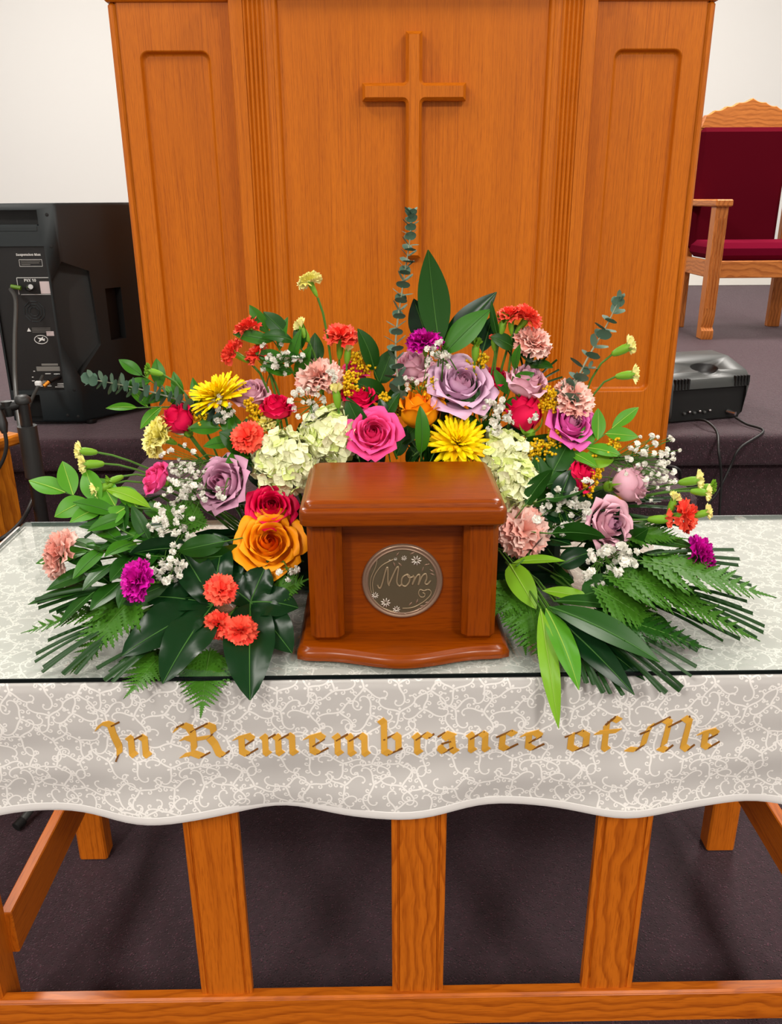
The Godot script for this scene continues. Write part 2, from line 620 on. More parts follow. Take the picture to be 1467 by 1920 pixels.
func make_pulpit() -> void:
	var t := thing("pulpit", "tall oak pulpit with fluted columns, recessed side panels and a cross", "pulpit", Vector3(0.083, 0.715, -2.2))
	var oak: Material = M.oak_pulpit
	part(t, "body", wbox(t, Vector3(-0.60, 0.762, -2.68), Vector3(0.766, 1.80, -2.235), 0.0), oak)
	for side in 2:
		var x0: float = -0.592 if side == 0 else 0.48
		var x1: float = -0.325 if side == 0 else 0.758
		var m := mbx(t)
		if side == 0: framed(m, x0, x1, 0.715, 1.80, -0.552, -0.386, 0.893, 1.703, -2.2)
		else: framed(m, x0, x1, 0.715, 1.80, 0.552, 0.715, 0.893, 1.704, -2.2)
		var back := m
		back.grain = 1
		back.face([Vector3(x0, 0.715, -2.235), Vector3(x1, 0.715, -2.235), Vector3(x1, 1.8, -2.235), Vector3(x0, 1.8, -2.235)], Vector3(0, 0, -1))
		back.face([Vector3(x0, 0.715, -2.235), Vector3(x1, 0.715, -2.235), Vector3(x1, 0.715, -2.2), Vector3(x0, 0.715, -2.2)], Vector3(0, -1, 0))
		part(t, "side_frame", m, oak)
		m = mbx(t)
		var a0: float = -0.556 if side == 0 else 0.548
		var a1: float = -0.382 if side == 0 else 0.719
		m.box(Vector3((a0 + a1) * 0.5, 1.2985, -2.2205), Vector3(a1 - a0, 0.818, 0.014), 0.0)
		part(t, "side_panel", m, oak)
		# bead along the outer edge, parted by a groove
		var e0: float = -0.613 if side == 0 else 0.761
		m = mbx(t)
		m.box(Vector3(e0 + 0.009, 1.2575, -2.216), Vector3(0.018, 1.085, 0.036), 0.006)
		part(t, "edge_bead", m, oak)
		m = mbx(t)
		var g0: float = -0.596 if side == 0 else 0.756
		m.box(Vector3(g0 + 0.003, 1.2575, -2.218), Vector3(0.008, 1.085, 0.028), 0.0)
		part(t, "edge_groove", m, oak)
	# fluted columns
	for side in 2:
		var prof := []
		prof.append(Vector2(0.0, -0.065))
		prof.append(Vector2(0.0, -0.0015))
		prof.append(Vector2(0.0015, 0.0))
		prof.append(Vector2(0.030, 0.0))
		var x := 0.030
		for bead in 5:
			var w: float = [0.008, 0.0095, 0.0095, 0.0095, 0.011][bead]
			for k in 7:
				var f := k / 6.0
				prof.append(Vector2(x + w * f, -0.0042 + 0.0052 * sin(PI * f)))
			x += w + 0.0006
		prof.append(Vector2(x + 0.0005, -0.0015))
		prof.append(Vector2(x + 0.012, -0.0015))
		prof.append(Vector2(x + 0.0135, -0.004))
		prof.append(Vector2(x + 0.0155, -0.0005))
		prof.append(Vector2(x + 0.021, -0.0002))
		prof.append(Vector2(x + 0.0245, -0.004))
		prof.append(Vector2(x + 0.0275, -0.012))
		prof.append(Vector2(x + 0.0285, -0.02))
		var m := mbx(t)
		var rows := []
		for p in prof:
			var px: float = -0.328 + p.x if side == 0 else 0.492 - p.x
			var pair := [Vector3(px, 0.715, -2.13 + p.y), Vector3(px, 1.80, -2.13 + p.y)]
			if side == 1: pair.reverse()
			rows.append(pair)
		m.grain = 1
		m.sheet(rows)
		part(t, "fluted_column", m, oak)
	part(t, "centre_panel", wbox(t, Vector3(-0.226, 0.715, -2.20), Vector3(0.39, 1.80, -2.142), 0.0), oak)
	var m2 := wbox(t, Vector3(-0.622, 1.80, -2.70), Vector3(0.789, 1.845, -2.188), 0.008, 0)
	m2.box(Vector3(0.082, 1.8225, -2.16), Vector3(0.856, 0.045, 0.09), 0.008, 0)
	part(t, "cornice", m2, oak)
	# the cross: one outline with softly rounded inner corners, bevelled all round
	var c := PackedVector2Array()
	var cx := 0.083
	var hw := 0.0185
	for p in [[cx - hw, 1.2435], [cx + hw, 1.2435]]: c.append(Vector2(p[0], p[1]))
	var arm0 := 1.5875
	var arm1 := 1.6245
	for k in 5: c.append(Vector2(cx + hw + 0.007 - 0.007 * cos(k * PI / 8), arm0 - 0.007 + 0.007 * sin(k * PI / 8)))
	c.append(Vector2(0.2015, arm0))
	c.append(Vector2(0.2015, arm1))
	for k in 5: c.append(Vector2(cx + hw + 0.007 - 0.007 * sin(k * PI / 8), arm1 + 0.007 - 0.007 * cos(k * PI / 8)))
	c.append(Vector2(cx + hw, 1.7275))
	c.append(Vector2(cx - hw, 1.7275))
	for k in 5: c.append(Vector2(cx - hw - 0.007 + 0.007 * cos(k * PI / 8), arm1 + 0.007 - 0.007 * sin(k * PI / 8)))
	c.append(Vector2(-0.0345, arm1))
	c.append(Vector2(-0.0345, arm0))
	for k in 5: c.append(Vector2(cx - hw - 0.007 + 0.007 * sin(k * PI / 8), arm0 - 0.007 + 0.007 * cos(k * PI / 8)))
	var m3 := mbx(t)
	m3.prism(c, -2.143, -2.113, 0.007, 1)
	part(t, "cross", m3, M.oak_pulpit).set_meta("label", "raised wooden cross with bevelled edges")


# ------------------------------------------------------------------ table, cloth and glass
func make_table() -> void:
	var t := thing("communion_table", "oak communion table with square legs and flat upright slats", "table", Vector3(0.053, 0, -1.25))
	var x0 := -0.68
	var x1 := 0.786
	part(t, "tabletop", wbox(t, Vector3(-0.70, 0.752, -1.535), Vector3(0.806, 0.779, -0.969), 0.004, 0), M.oak_table)
	part(t, "apron", wbox(t, Vector3(x0, 0.68, -1.03), Vector3(x1, 0.752, -1.005), 0.003, 0), M.oak_table)
	part(t, "apron", wbox(t, Vector3(x0, 0.68, -1.53), Vector3(x1, 0.752, -1.505), 0.003, 0), M.oak_table)
	for lx in [x0, x1 - 0.062]:
		part(t, "leg", wbox(t, Vector3(lx, 0, -1.06), Vector3(lx + 0.062, 0.752, -1.0), 0.004, 1), M.oak_stile)
		part(t, "leg", wbox(t, Vector3(lx, 0, -1.535), Vector3(lx + 0.062, 0.752, -1.49), 0.004, 1), M.oak_stile)
	part(t, "side_rail", wbox(t, Vector3(-0.626, 0.213, -1.495), Vector3(-0.606, 0.298, -1.055), 0.002, 2), M.oak_stile)
	part(t, "side_rail", wbox(t, Vector3(0.728, 0.213, -1.495), Vector3(0.75, 0.298, -1.055), 0.002, 2), M.oak_stile)
	var m := wbox(t, Vector3(x0, 0.108, -1.0155), Vector3(x1, 0.168, -0.996), 0.0015, 0)
	m.box(Vector3(0.053, 0.171, -1.0055), Vector3(x1 - x0, 0.007, 0.021), 0.003, 0)
	part(t, "front_rail", m, M.oak_table)
	for sx in [-0.2575, 0.0515, 0.3595]:
		# upright slat with a routed line near either edge
		var pl := PackedVector2Array()
		var w := 0.041
		for p in [[-w, -0.009], [-w, 0.0035], [-w + 0.002, 0.005], [-w + 0.0085, 0.005], [-w + 0.0095, 0.0025], [-w + 0.0105, 0.0025], [-w + 0.0125, 0.006], [w - 0.0125, 0.006], [w - 0.0105, 0.0025], [w - 0.0095, 0.0025], [w - 0.0085, 0.005], [w - 0.002, 0.005], [w, 0.0035], [w, -0.009]]:
			pl.append(Vector2(p[0], -p[1]))
		m = MB.new()
		m.xf = Transform3D(Basis(Vector3.RIGHT, -PI / 2), Vector3(sx - 0.053, 0, -1.009 + 1.25))
		m.xf = Transform3D(Basis(Vector3(1, 0, 0), Vector3(0, 0, -1), Vector3(0, 1, 0)), Vector3(sx - 0.053, 0, -1.009 + 1.25))
		m.off = Vector2(rnd(0, 1), rnd(0, 1))
		m.prism(pl, 0.1745, 0.752, 0.0, 2, 0.95)
		part(t, "slat", m, M.oak_table if sx > 0.0 else M.oak_stile)

	# cloth: over the top, rounding the front edge and hanging to a wavy hem
	var c := thing("altar_cloth", "white vine-patterned altar cloth hanging over the table front, gold lettering", "altar cloth", Vector3(0.053, 0.78, -0.97))
	m = mbx(c)
	var rows := []
	var uvs := []
	var front := []
	var nx := 97
	for j in nx:
		var x := lerpf(-0.712, 0.818, j / (nx - 1.0))
		var col := []
		col.append(Vector3(x, 0.6, -1.546))
		col.append(Vector3(x, 0.77, -1.546))
		col.append(Vector3(x, 0.7805, -1.541))
		for q in 6: col.append(Vector3(x, 0.7812, lerpf(-1.535, -0.98, q / 5.0)))
		col.append(Vector3(x, 0.7805, -0.9705))
		col.append(Vector3(x, 0.776, -0.9655))
		for q in 22: col.append(cloth_front(x, (q + 1) / 22.0))
		front.append(col)
	for j in nx:
		var uvc := []
		var s := 0.0
		for i in front[j].size():
			if i: s += front[j][i].distance_to(front[j][i - 1])
			uvc.append(Vector2(front[j][i].x / 0.235, s / 0.235))
		uvs.append(uvc)
		rows.append(front[j])
	m.sheet(rows, false, uvs)
	part(c, "cloth", m, M.cloth)
	m = mbx(c)
	rows = []
	for j in nx:
		var x := lerpf(-0.712, 0.818, j / (nx - 1.0))
		var col := []
		var lo := cloth_front(x, 1.0)
		for q in [[-0.001, -0.001], [-0.0006, 0.0008], [0.004, 0.0012], [0.011, 0.0012], [0.0122, 0.0003]]:
			col.append(lo + Vector3(0, q[0], q[1]))
		col.reverse()
		rows.append(col)
	m.sheet(rows)
	part(c, "hem", m, M.hem)
	embroider(c)

	var g := thing("glass_top", "clear glass sheet with dark edge lying on the white cloth", "glass top", Vector3(0.053, 0.782, -1.25))
	part(g, "pane", wbox(g, Vector3(-0.696, 0.7835, -1.541), Vector3(0.802, 0.7898, -0.966), 0.0), M.glass)
	m = mbx(g)
	m.box(Vector3(0.053, 0.7866, -0.965), Vector3(1.5, 0.0062, 0.0022), 0.0006)
	m.box(Vector3(0.053, 0.7866, -1.542), Vector3(1.48, 0.0062, 0.0022), 0.0006)
	m.box(Vector3(-0.697, 0.7866, -1.25), Vector3(0.0022, 0.0062, 0.572), 0.0006)
	m.box(Vector3(0.803, 0.7866, -1.25), Vector3(0.0022, 0.0062, 0.572), 0.0006)
	part(g, "polished_edge", m, M.glass_edge)
	for p in [Vector3(-0.6316, 0.79, -1.478), Vector3(0.7011, 0.79, -1.521)]:
		m = mbx(g)
		m.lathe([Vector2(0.0115, 0.7899), Vector2(0.011, 0.7912), Vector2(0.0, 0.7913)], 18, Vector3(p.x, 0, p.z))
		part(g, "bumper", m, M.bumper)


func cloth_front(x: float, f: float) -> Vector3:
	# hem height along the table, then folds that grow towards the hem
	var h := 0.569 - 0.007 * cos((x - 0.02) * TAU / 0.325) + 0.002 * sin(x * 21.0 + 0.5)
	var y := lerpf(0.776, h, f)
	var z := -0.9645 + 0.010 * f * f * cos((x - 0.02) * TAU / 0.325) + 0.004 * f + 0.0014 * sin(x * 46.0 + f * 5.0) * f + 0.0016 * sin(f * 17.0 + x * 7.0) * smoothstep(0.15, 0.5, f)
	return Vector3(x, y, z)


# broad-nib pen strokes: each segment is a slab whose width depends on its direction, as blackletter is drawn
func pen(m: MB, dark: MB, pts: Array, at: Vector2, sc: float, nib := 0.35) -> void:
	var nv := Vector2(cos(deg_to_rad(38)), sin(deg_to_rad(38))) * nib * 0.5 * sc
	for i in pts.size() - 1:
		var p := at + Vector2(pts[i][0], pts[i][1]) * sc
		var q := at + Vector2(pts[i + 1][0], pts[i + 1][1]) * sc
		var along := (q - p).normalized()
		var w := absf(along.cross(nv.normalized()))
		var grow := along.orthogonal() * (0.0009 if w < 0.35 else 0.0)
		var quad := [p - nv - grow, p + nv + grow, q + nv + grow, q - nv - grow]
		if w < 0.35: quad = [p + along.orthogonal() * 0.0011 - nv * 0.4, p - along.orthogonal() * 0.0011 - nv * 0.4, q - along.orthogonal() * 0.0011 + nv * 0.4, q + along.orthogonal() * 0.0011 + nv * 0.4]
		var use := dark if w < 0.35 else m
		var top := []
		var base := []
		for k in quad:
			var f := clampf((0.776 - k.y) / 0.209, 0.0, 1.0)
			var s := cloth_front(k.x, f)
			top.append(Vector3(k.x, k.y, s.z + 0.0014 + 0.00008 * i))
			base.append(Vector3(k.x, k.y, s.z - 0.0006))
		use.face(top, Vector3(0, 0, 1))
		var mid: Vector3 = (top[0] + top[2]) * 0.5
		for k in 4:
			var k1 := (k + 1) % 4
			use.face([top[k], top[k1], base[k1], base[k]], (top[k] + top[k1]) * 0.5 - mid)

func stem(x: float, y1 := 1.0, y0 := 0.0) -> Array:
	return [[x - 0.12, y1 - 0.02], [x, y1 - 0.15], [x, y0 + 0.16], [x + 0.14, y0 + 0.02]]

func embroider(c: Node3D) -> void:
	var e := [[[-0.16, 0.84], [0.42, 1.02]], [[0.12, 0.92], [0.12, 0.2], [0.36, 0.04], [0.78, 0.3]], [[0.36, 1.0], [0.60, 0.82], [0.56, 0.72]], [[0.18, 0.44], [0.62, 0.74]]]
	var nn := [stem(0.14), [[0.12, 0.74], [0.66, 1.04]], [[0.56, 1.02], [0.76, 0.86], [0.76, 0.16], [0.9, 0.02]]]
	var mm := [stem(0.14), [[0.12, 0.74], [0.56, 1.0]], stem(0.72), [[0.70, 0.74], [1.2, 1.02]], [[1.14, 1.02], [1.34, 0.86], [1.34, 0.16], [1.48, 0.02]]]
	var glyph := {
		"e": e, "n": nn, "m": mm,
		"I": [[[-0.05, 1.30], [0.10, 1.56], [0.36, 1.62], [0.62, 1.5]], [[0.55, 1.52], [0.62, 1.0], [0.80, 0.35], [0.78, 0.0], [0.52, -0.42]], [[0.62, 1.5], [0.9, 1.62]]],
		"R": [[[-0.10, 1.34], [0.02, 1.56], [0.26, 1.66], [0.58, 1.5]], [[0.52, 1.5], [0.66, 1.2], [0.66, 0.4], [0.5, 0.12]], [[0.12, 0.1], [0.62, 0.2], [0.98, 0.02], [1.3, 0.16]], [[0.6, 1.3], [1.3, 1.66]], [[1.28, 1.64], [1.56, 1.48], [1.58, 1.2], [1.34, 0.92]], [[0.16, 0.92], [0.4, 0.98], [0.66, 0.86], [1.34, 0.96]], [[1.36, 0.94], [1.58, 0.6], [1.74, 0.15], [1.92, 0.02]], [[1.9, 0.02], [2.16, 0.2]]],
		"b": [[[-0.02, 1.76], [0.14, 1.58], [0.14, 0.2], [0.4, 0.03]], [[0.16, 0.8], [0.66, 1.02]], [[0.58, 1.02], [0.78, 0.84], [0.78, 0.3]], [[0.36, 0.04], [0.9, 0.28]]],
		"r": [stem(0.14), [[0.12, 0.76], [0.5, 1.0]], [[0.46, 1.0], [0.70, 0.84], [0.84, 0.96]]],
		"a": [[[0.06, 0.88], [0.3, 1.02], [0.72, 0.86]], [[0.62, 0.92], [0.70, 0.16], [0.86, 0.02]], [[0.3, 0.94], [0.5, 0.74]], [[0.66, 0.66], [0.12, 0.44]], [[0.16, 0.46], [0.12, 0.26], [0.32, 0.04], [0.66, 0.26]]],
		"c": [[[0.14, 0.9], [0.12, 0.2], [0.36, 0.04], [0.8, 0.3]], [[-0.1, 0.8], [0.5, 1.06]], [[0.4, 1.04], [0.66, 0.88]]],
		"o": [[[0.14, 0.9], [0.14, 0.2], [0.4, 0.04], [0.92, 0.26]], [[-0.1, 0.78], [0.62, 1.06]], [[0.5, 1.04], [0.82, 0.84], [0.82, 0.26]]],
		"f": [[[0.66, 1.66], [0.46, 1.58], [0.34, 1.4], [0.34, 0.16], [0.5, 0.02]], [[0.34, 1.4], [0.68, 1.74]], [[0.64, 1.7], [0.9, 1.56]], [[-0.06, 0.98], [0.9, 1.06]]],
		"M": [[[-0.1, 0.1], [0.3, 0.06], [0.58, 0.3], [0.66, 0.9], [0.84, 1.36]], [[0.84, 1.3], [1.62, 1.72]], [[0.44, 0.94], [0.74, 1.06]], [[1.42, 1.62], [1.64, 1.5], [1.52, 0.3], [1.34, 0.16], [1.66, 0.02], [1.9, 0.24]], [[1.66, 1.3], [2.5, 1.74]], [[2.28, 1.72], [2.54, 1.52], [2.42, 0.2], [2.66, 0.0], [2.9, 0.2]]],
	}
	var word := [["I", -0.384, 0.672], ["n", -0.347, 0.669], ["R", -0.278, 0.667], ["e", -0.197, 0.667], ["m", -0.1655, 0.667], ["e", -0.101, 0.667], ["m", -0.067, 0.667], ["b", -0.0035, 0.6675], ["r", 0.0415, 0.6675], ["a", 0.0735, 0.6675], ["n", 0.1155, 0.6675], ["c", 0.1585, 0.667], ["e", 0.195, 0.667], ["o", 0.252, 0.667], ["f", 0.2925, 0.667], ["M", 0.338, 0.666], ["e", 0.4375, 0.666]]
	var k := 0
	for l in word:
		var m := mbx(c)
		var fine := []
		var sc := 0.0305
		for s in glyph[l[0]]:
			for i in s.size() - 1:
				var d := mbx(c)
				pen(m, d, [s[i], s[i + 1]], Vector2(l[1], l[2] + 0.0005 * k * 0.1), sc)
				if d.v.size(): fine.append(d)
		var o := part(c, "embroidered_letter", m, M.thread)
		for d in fine: part(o, "hairline", d, M.thread_dark)
		k += 1


# ------------------------------------------------------------------ chair
func make_chair() -> void:
	var t := thing("pulpit_chair", "oak armchair with crimson upholstery and scalloped crest on the platform", "chair", Vector3(1.755, 0.76, -4.1))
	var b := func(lo: Vector3, hi: Vector3, r: float, g: int) -> MB:
		var q := MB.new()
		q.off = Vector2(rnd(0, 1), rnd(0, 1))
		q.box((lo + hi) * 0.5, hi - lo, r, g)
		return q
	for s in [-1.0, 1.0]:
		# front leg: outline seen from the side, with a scrolled foot, and three routed flutes
		var pl := PackedVector2Array([Vector2(-0.03, 0), Vector2(0.034, 0), Vector2(0.038, 0.012), Vector2(0.036, 0.04), Vector2(0.018, 0.055), Vector2(0.026, 0.075), Vector2(0.03, 0.11), Vector2(0.032, 0.58), Vector2(-0.03, 0.58)])
		var m := MB.new()
		m.xf = Transform3D(Basis(Vector3(0, 0, 1), Vector3(0, 1, 0), Vector3(-1, 0, 0)), Vector3(s * 0.243 + 0.0275, 0, 0.17))
		m.prism(pl, 0.0, 0.055, 0.003, 1)
		var leg := part(t, "front_leg", m, M.oak_chair)
		m = MB.new()
		for fx in [-0.014, 0.0, 0.014]:
			m.tube([Vector3(s * 0.243 + fx, 0.14, 0.2008), Vector3(s * 0.243 + fx, 0.53, 0.2028)], 0.0035, 6)
		part(leg, "reeding", m, M.oak_chair)
		part(t, "rear_leg", b.call(Vector3(s * 0.243 - 0.03, 0, -0.23), Vector3(s * 0.243 + 0.03, 0.94, -0.19), 0.003, 1), M.oak_chair)
		part(t, "armrest", b.call(Vector3(s * 0.243 - 0.04, 0.578, -0.2), Vector3(s * 0.243 + 0.036, 0.608, 0.225), 0.005, 2), M.oak_chair)
		part(t, "side_rail", b.call(Vector3(s * 0.243 - 0.012, 0.272, -0.19), Vector3(s * 0.243 + 0.012, 0.346, 0.14), 0.003, 2), M.oak_chair)
	part(t, "front_rail", b.call(Vector3(-0.22, 0.272, 0.15), Vector3(0.22, 0.347, 0.178), 0.003, 0), M.oak_chair)
	var m := MB.new()
	m.box(Vector3(0, 0.385, -0.015), Vector3(0.47, 0.078, 0.37), 0.024, 0)
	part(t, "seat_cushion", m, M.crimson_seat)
	m = MB.new()
	m.box(Vector3(-0.035, 0.648, -0.185), Vector3(0.42, 0.548, 0.06), 0.02, 0)
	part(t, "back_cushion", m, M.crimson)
	m = MB.new()
	var crest := PackedVector2Array([Vector2(-0.245, 0.918), Vector2(0.215, 0.918)])
	var top := [Vector2(0.205, 0.985)]
	# scallops stepping up to a point in the middle
	for s in [1.0, -1.0]:
		var steps := [Vector2(0.215, 0.975), Vector2(0.165, 0.995), Vector2(0.113, 1.012), Vector2(0.062, 1.028), Vector2(0.0, 1.046)]
		if s < 0.0: steps.reverse()
		for i in steps.size() - 1:
			var p: Vector2 = steps[i]
			var q: Vector2 = steps[i + 1]
			for k in 5:
				var f := k / 5.0
				var sag := 0.0065 * sin(PI * f) * (1.0 if s > 0 else 1.0)
				var r := p.lerp(q, f) - Vector2(0, sag)
				crest.append(Vector2(-0.015 + s * r.x * 1.02, r.y))
	m.prism(crest, -0.225, -0.185, 0.003, 0)
	part(t, "crest_rail", m, M.oak_chair)


# ------------------------------------------------------------------ loudspeaker on the left
func csg_box(parent: Node3D, called: String, at: Vector3, size: Vector3, turn := 0.0, mat: Material = null) -> void:
	var q := CSGBox3D.new()
	q.name = called
	q.operation = CSGShape3D.OPERATION_SUBTRACTION
	q.size = size
	q.position = at
	q.rotation.y = turn
	q.material = mat
	parent.add_child(q, true)

func stamp(parent: Node3D, text: String, at: Vector3, h: float, mat: Material, bas := Basis.IDENTITY, face := "Droid Sans") -> void:
	var f := SystemFont.new()
	f.font_names = PackedStringArray([face])
	f.font_weight = 700
	var tm := TextMesh.new()
	tm.text = text
	tm.font = f
	tm.font_size = 32
	tm.pixel_size = h / 23.0
	tm.depth = 0.0006
	var o := part(parent, "lettering", tm, mat)
	o.transform = Transform3D(bas, at)

func make_speaker() -> void:
	var base := Vector3(-0.93, 0.76, -2.55)
	var t := thing("loudspeaker", "black loudspeaker standing on the platform left of the pulpit, rear panel showing", "loudspeaker", base)
	# footprint seen from above; y of the outline is -z
	var pl := PackedVector2Array()
	for p in [Vector2(-1.066, 2.398), Vector2(-0.872, 2.398), Vector2(-0.862, 2.404), Vector2(-0.665, 2.675), Vector2(-0.69, 2.72), Vector2(-1.05, 2.75), Vector2(-1.072, 2.73)]:
		pl.append(Vector2(p.x - base.x, p.y + base.z))
	var m := MB.new()
	m.xf = Transform3D(Basis(Vector3(1, 0, 0), Vector3(0, 0, -1), Vector3(0, 1, 0)), Vector3.ZERO)
	m.prism(pl, 0.012, 0.612, 0.008, 1)
	var body := CSGMesh3D.new()
	body.name = "cabinet"
	body.mesh = m.mesh()
	body.material = M.plastic_rear
	t.add_child(body)
	var z := -2.398 - base.z
	csg_box(body, "handle_recess", Vector3(-1.01 - base.x, 0.575, z), Vector3(0.19, 0.04, 0.11), 0.0, M.plastic_dark)
	csg_box(body, "panel_recess", Vector3(-0.985 - base.x, 0.305, z), Vector3(0.152, 0.395, 0.016), 0.0, M.plastic_dark)
	csg_box(body, "socket_recess", Vector3(-1.02 - base.x, 0.055, z), Vector3(0.075, 0.078, 0.12), 0.0, M.void)
	# grip pocket cut into the corner, and its slot in the side
	m = MB.new()
	m.xf = Transform3D(Basis(Vector3(0.89, 0, -0.456), Vector3.UP, Vector3(0.456, 0, 0.89)), Vector3(-0.868, 0, -2.401) - base)
	m.prism(PackedVector2Array([Vector2(0.0, 1.222), Vector2(-0.03, 1.175), Vector2(-0.03, 1.0), Vector2(0.008, 0.905), Vector2(0.082, 0.985), Vector2(0.074, 1.192)]), -0.07, 0.06)
	var pocket := CSGMesh3D.new()
	pocket.name = "grip_pocket"
	pocket.operation = CSGShape3D.OPERATION_SUBTRACTION
	pocket.mesh = m.mesh()
	pocket.material = M.plastic
	body.add_child(pocket)
	csg_box(body, "grip_slot", Vector3(-0.775 - base.x, 0.306, -2.525 - base.z), Vector3(0.055, 0.148, 0.055), deg_to_rad(54), M.void)
	# handle bar over the top recess
	m = MB.new()
	m.box(Vector3(-1.0 - base.x, 0.547, z - 0.008), Vector3(0.17, 0.022, 0.018), 0.006, 0)
	part(t, "handle", m, M.plastic_rear)
	var zf := z - 0.0075
	var s := func(called: String, x: float, y: float, w: float, h: float, mat: Material, d := 0.0012) -> void:
		var q := MB.new()
		q.box(Vector3(x - base.x, y - base.y, zf), Vector3(w, h, d), minf(0.0004, h * 0.3))
		part(t, called, q, mat)
	for p in [Vector2(-0.889, 1.343), Vector2(-0.889, 1.262), Vector2(-0.881, 0.868), Vector2(-0.91, 0.793), Vector2(-0.88, 0.789)]:
		m = MB.new()
		m.lathe([Vector2(0.0048, 0), Vector2(0.0042, 0.0012), Vector2(0.0, 0.0013)], 14, Vector3(p.x - base.x, p.y - base.y, z + 0.0003), Basis(Vector3.RIGHT, PI / 2))
		part(t, "screw_hole", m, M.void)
	for i in 5: s.call("vent_slot", -0.989 + i * 0.0135, 1.263, 0.009, 0.003, M.void)
	stamp(t, "Suspension Max", Vector3(-0.957 - base.x, 1.2405 - base.y, zf + 0.001), 0.0062, M.ink_white)
	for q in [[-0.954, 1.2275, 0.062, 0.001], [-0.954, 1.2095, 0.062, 0.001], [-0.985, 1.2185, 0.001, 0.018], [-0.923, 1.2185, 0.001, 0.018]]: s.call("label_border", q[0], q[1], q[2], q[3], M.ink_white)
	for i in 3: s.call("label_line", -0.954 - [0.0, 0.002, 0.014][i], 1.2235 - i * 0.0048, [0.054, 0.05, 0.025][i], 0.0017, M.label_grey)
	# label plate with the model lettering and a white sticker
	s.call("label_border", -0.953, 1.1795, 0.092, 0.0016, M.ink_white)
	s.call("label_border", -0.95, 1.1345, 0.088, 0.0014, M.ink_white)
	s.call("label_border", -0.999, 1.157, 0.0014, 0.045, M.ink_white)
	stamp(t, "PVX 10", Vector3(-0.963 - base.x, 1.1725 - base.y, zf + 0.001), 0.0075, M.ink_white)
	s.call("sticker", -0.922, 1.153, 0.032, 0.033, M.sticker)
	m = MB.new()
	m.tube([Vector3(-0.972, 1.151, -2.404) - base, Vector3(-0.958, 1.156, -2.38) - base], [0.0085, 0.0085], 12)
	part(t, "plug", m, M.plastic_dark)
	m = MB.new()
	m.tube([Vector3(-0.957, 1.1562, -2.378) - base, Vector3(-0.945, 1.160, -2.358) - base], [0.008, 0.0065], 12)
	part(t, "plug_collar", m, M.chrome)
	m = MB.new()
	m.tube([Vector3(-1.012, 1.158, -2.392) - base, Vector3(-0.986, 1.153, -2.392) - base], [0.006, 0.006], 10)
	part(t, "plug_band", m, M.green_band)
	# cooling fan grille: rings of bars
	for r in [0.013, 0.021, 0.029]:
		m = MB.new()
		for k in 8:
			var a0 := TAU * (k + 0.5) / 8.0
			var a1 := TAU * (k + 1.5) / 8.0 - 0.12
			m.tube([Vector3(-0.964 - base.x + cos(a0) * r, 1.088 - base.y + sin(a0) * r, zf), Vector3(-0.964 - base.x + cos(a1) * r, 1.088 - base.y + sin(a1) * r, zf)], 0.0016, 5)
		part(t, "grille_ring", m, M.plastic_rear)
	# warning triangle and lines, small sticker, oval emblem
	m = MB.new()
	m.prism(PackedVector2Array([Vector2(-0.0055, 0), Vector2(0.0055, 0), Vector2(0, 0.01)]), 0, 0.0008)
	m.xf = Transform3D.IDENTITY
	var w := part(t, "warning_triangle", m, M.ink_white)
	w.position = Vector3(-0.987 - base.x, 1.0335 - base.y, zf)
	for i in 4: s.call("label_line", -0.9525, 1.0425 - i * 0.0037, 0.052, 0.0013, M.label_grey)
	s.call("sticker", -0.929, 1.027, 0.021, 0.013, M.sticker)
	m = MB.new()
	var oval := []
	for k in 25: oval.append(Vector3(-0.957 - base.x + cos(TAU * k / 24) * 0.0185, 1.0105 - base.y + sin(TAU * k / 24) * 0.0118, zf))
	m.tube(oval, 0.0011, 5, false)
	part(t, "emblem_ring", m, M.ink_white)
	m = MB.new()
	m.prism(PackedVector2Array([Vector2(-0.010, 0.006), Vector2(0.0005, 0.0045), Vector2(0.007, 0.0085), Vector2(0.0055, 0.0015), Vector2(0.0115, 0.004), Vector2(0.0095, -0.004), Vector2(0.002, -0.0015), Vector2(-0.008, -0.0072), Vector2(-0.0035, 0.0005)]), 0, 0.0008)
	w = part(t, "emblem", m, M.ink_white)
	w.position = Vector3(-0.957 - base.x, 1.0105 - base.y, zf)
	# connector panel
	s.call("label_plate", -0.943, 0.9395, 0.047, 0.006, M.label_grey)
	s.call("label_plate", -0.949, 0.9275, 0.067, 0.013, M.label_grey)
	for q in [[-0.952, 0.9135, 0.016], [-0.927, 0.9125, 0.017], [-0.974, 0.897, 0.011], [-0.997, 0.893, 0.008], [-0.99, 0.921, 0.005], [-0.997, 0.904, 0.005], [-0.967, 0.878, 0.04], [-0.965, 0.883, 0.03], [-0.92, 0.875, 0.034], [-0.92, 0.88, 0.02], [-0.92, 0.8845, 0.018]]: s.call("label_line", q[0], q[1], q[2], 0.002, M.ink_white)
	s.call("label_plate", -0.97, 0.888, 0.026, 0.011, M.label_grey)
	m = MB.new()
	m.tube([Vector3(-0.921, 0.905, -2.406) - base, Vector3(-0.94, 0.897, -2.375) - base], [0.008, 0.007], 10)
	part(t, "plug", m, M.plastic_dark)
	m = MB.new()
	m.tube([Vector3(-0.9405, 0.8965, -2.374) - base, Vector3(-0.952, 0.886, -2.362) - base], [0.0062, 0.006], 10)
	part(t, "plug_collar", m, M.brass)
	m = MB.new()
	m.lathe([Vector2(0.016, 0.0), Vector2(0.018, 0.006), Vector2(0.017, 0.013)], 14, Vector3(-0.86, 0.76, -2.44) - base)
	part(t, "foot", m, M.plastic_dark)
	m = MB.new()
	m.lathe([Vector2(0.016, 0.0), Vector2(0.018, 0.006), Vector2(0.017, 0.013)], 14, Vector3(-0.72, 0.76, -2.66) - base)
	part(t, "foot", m, M.plastic_dark)
	m = MB.new()
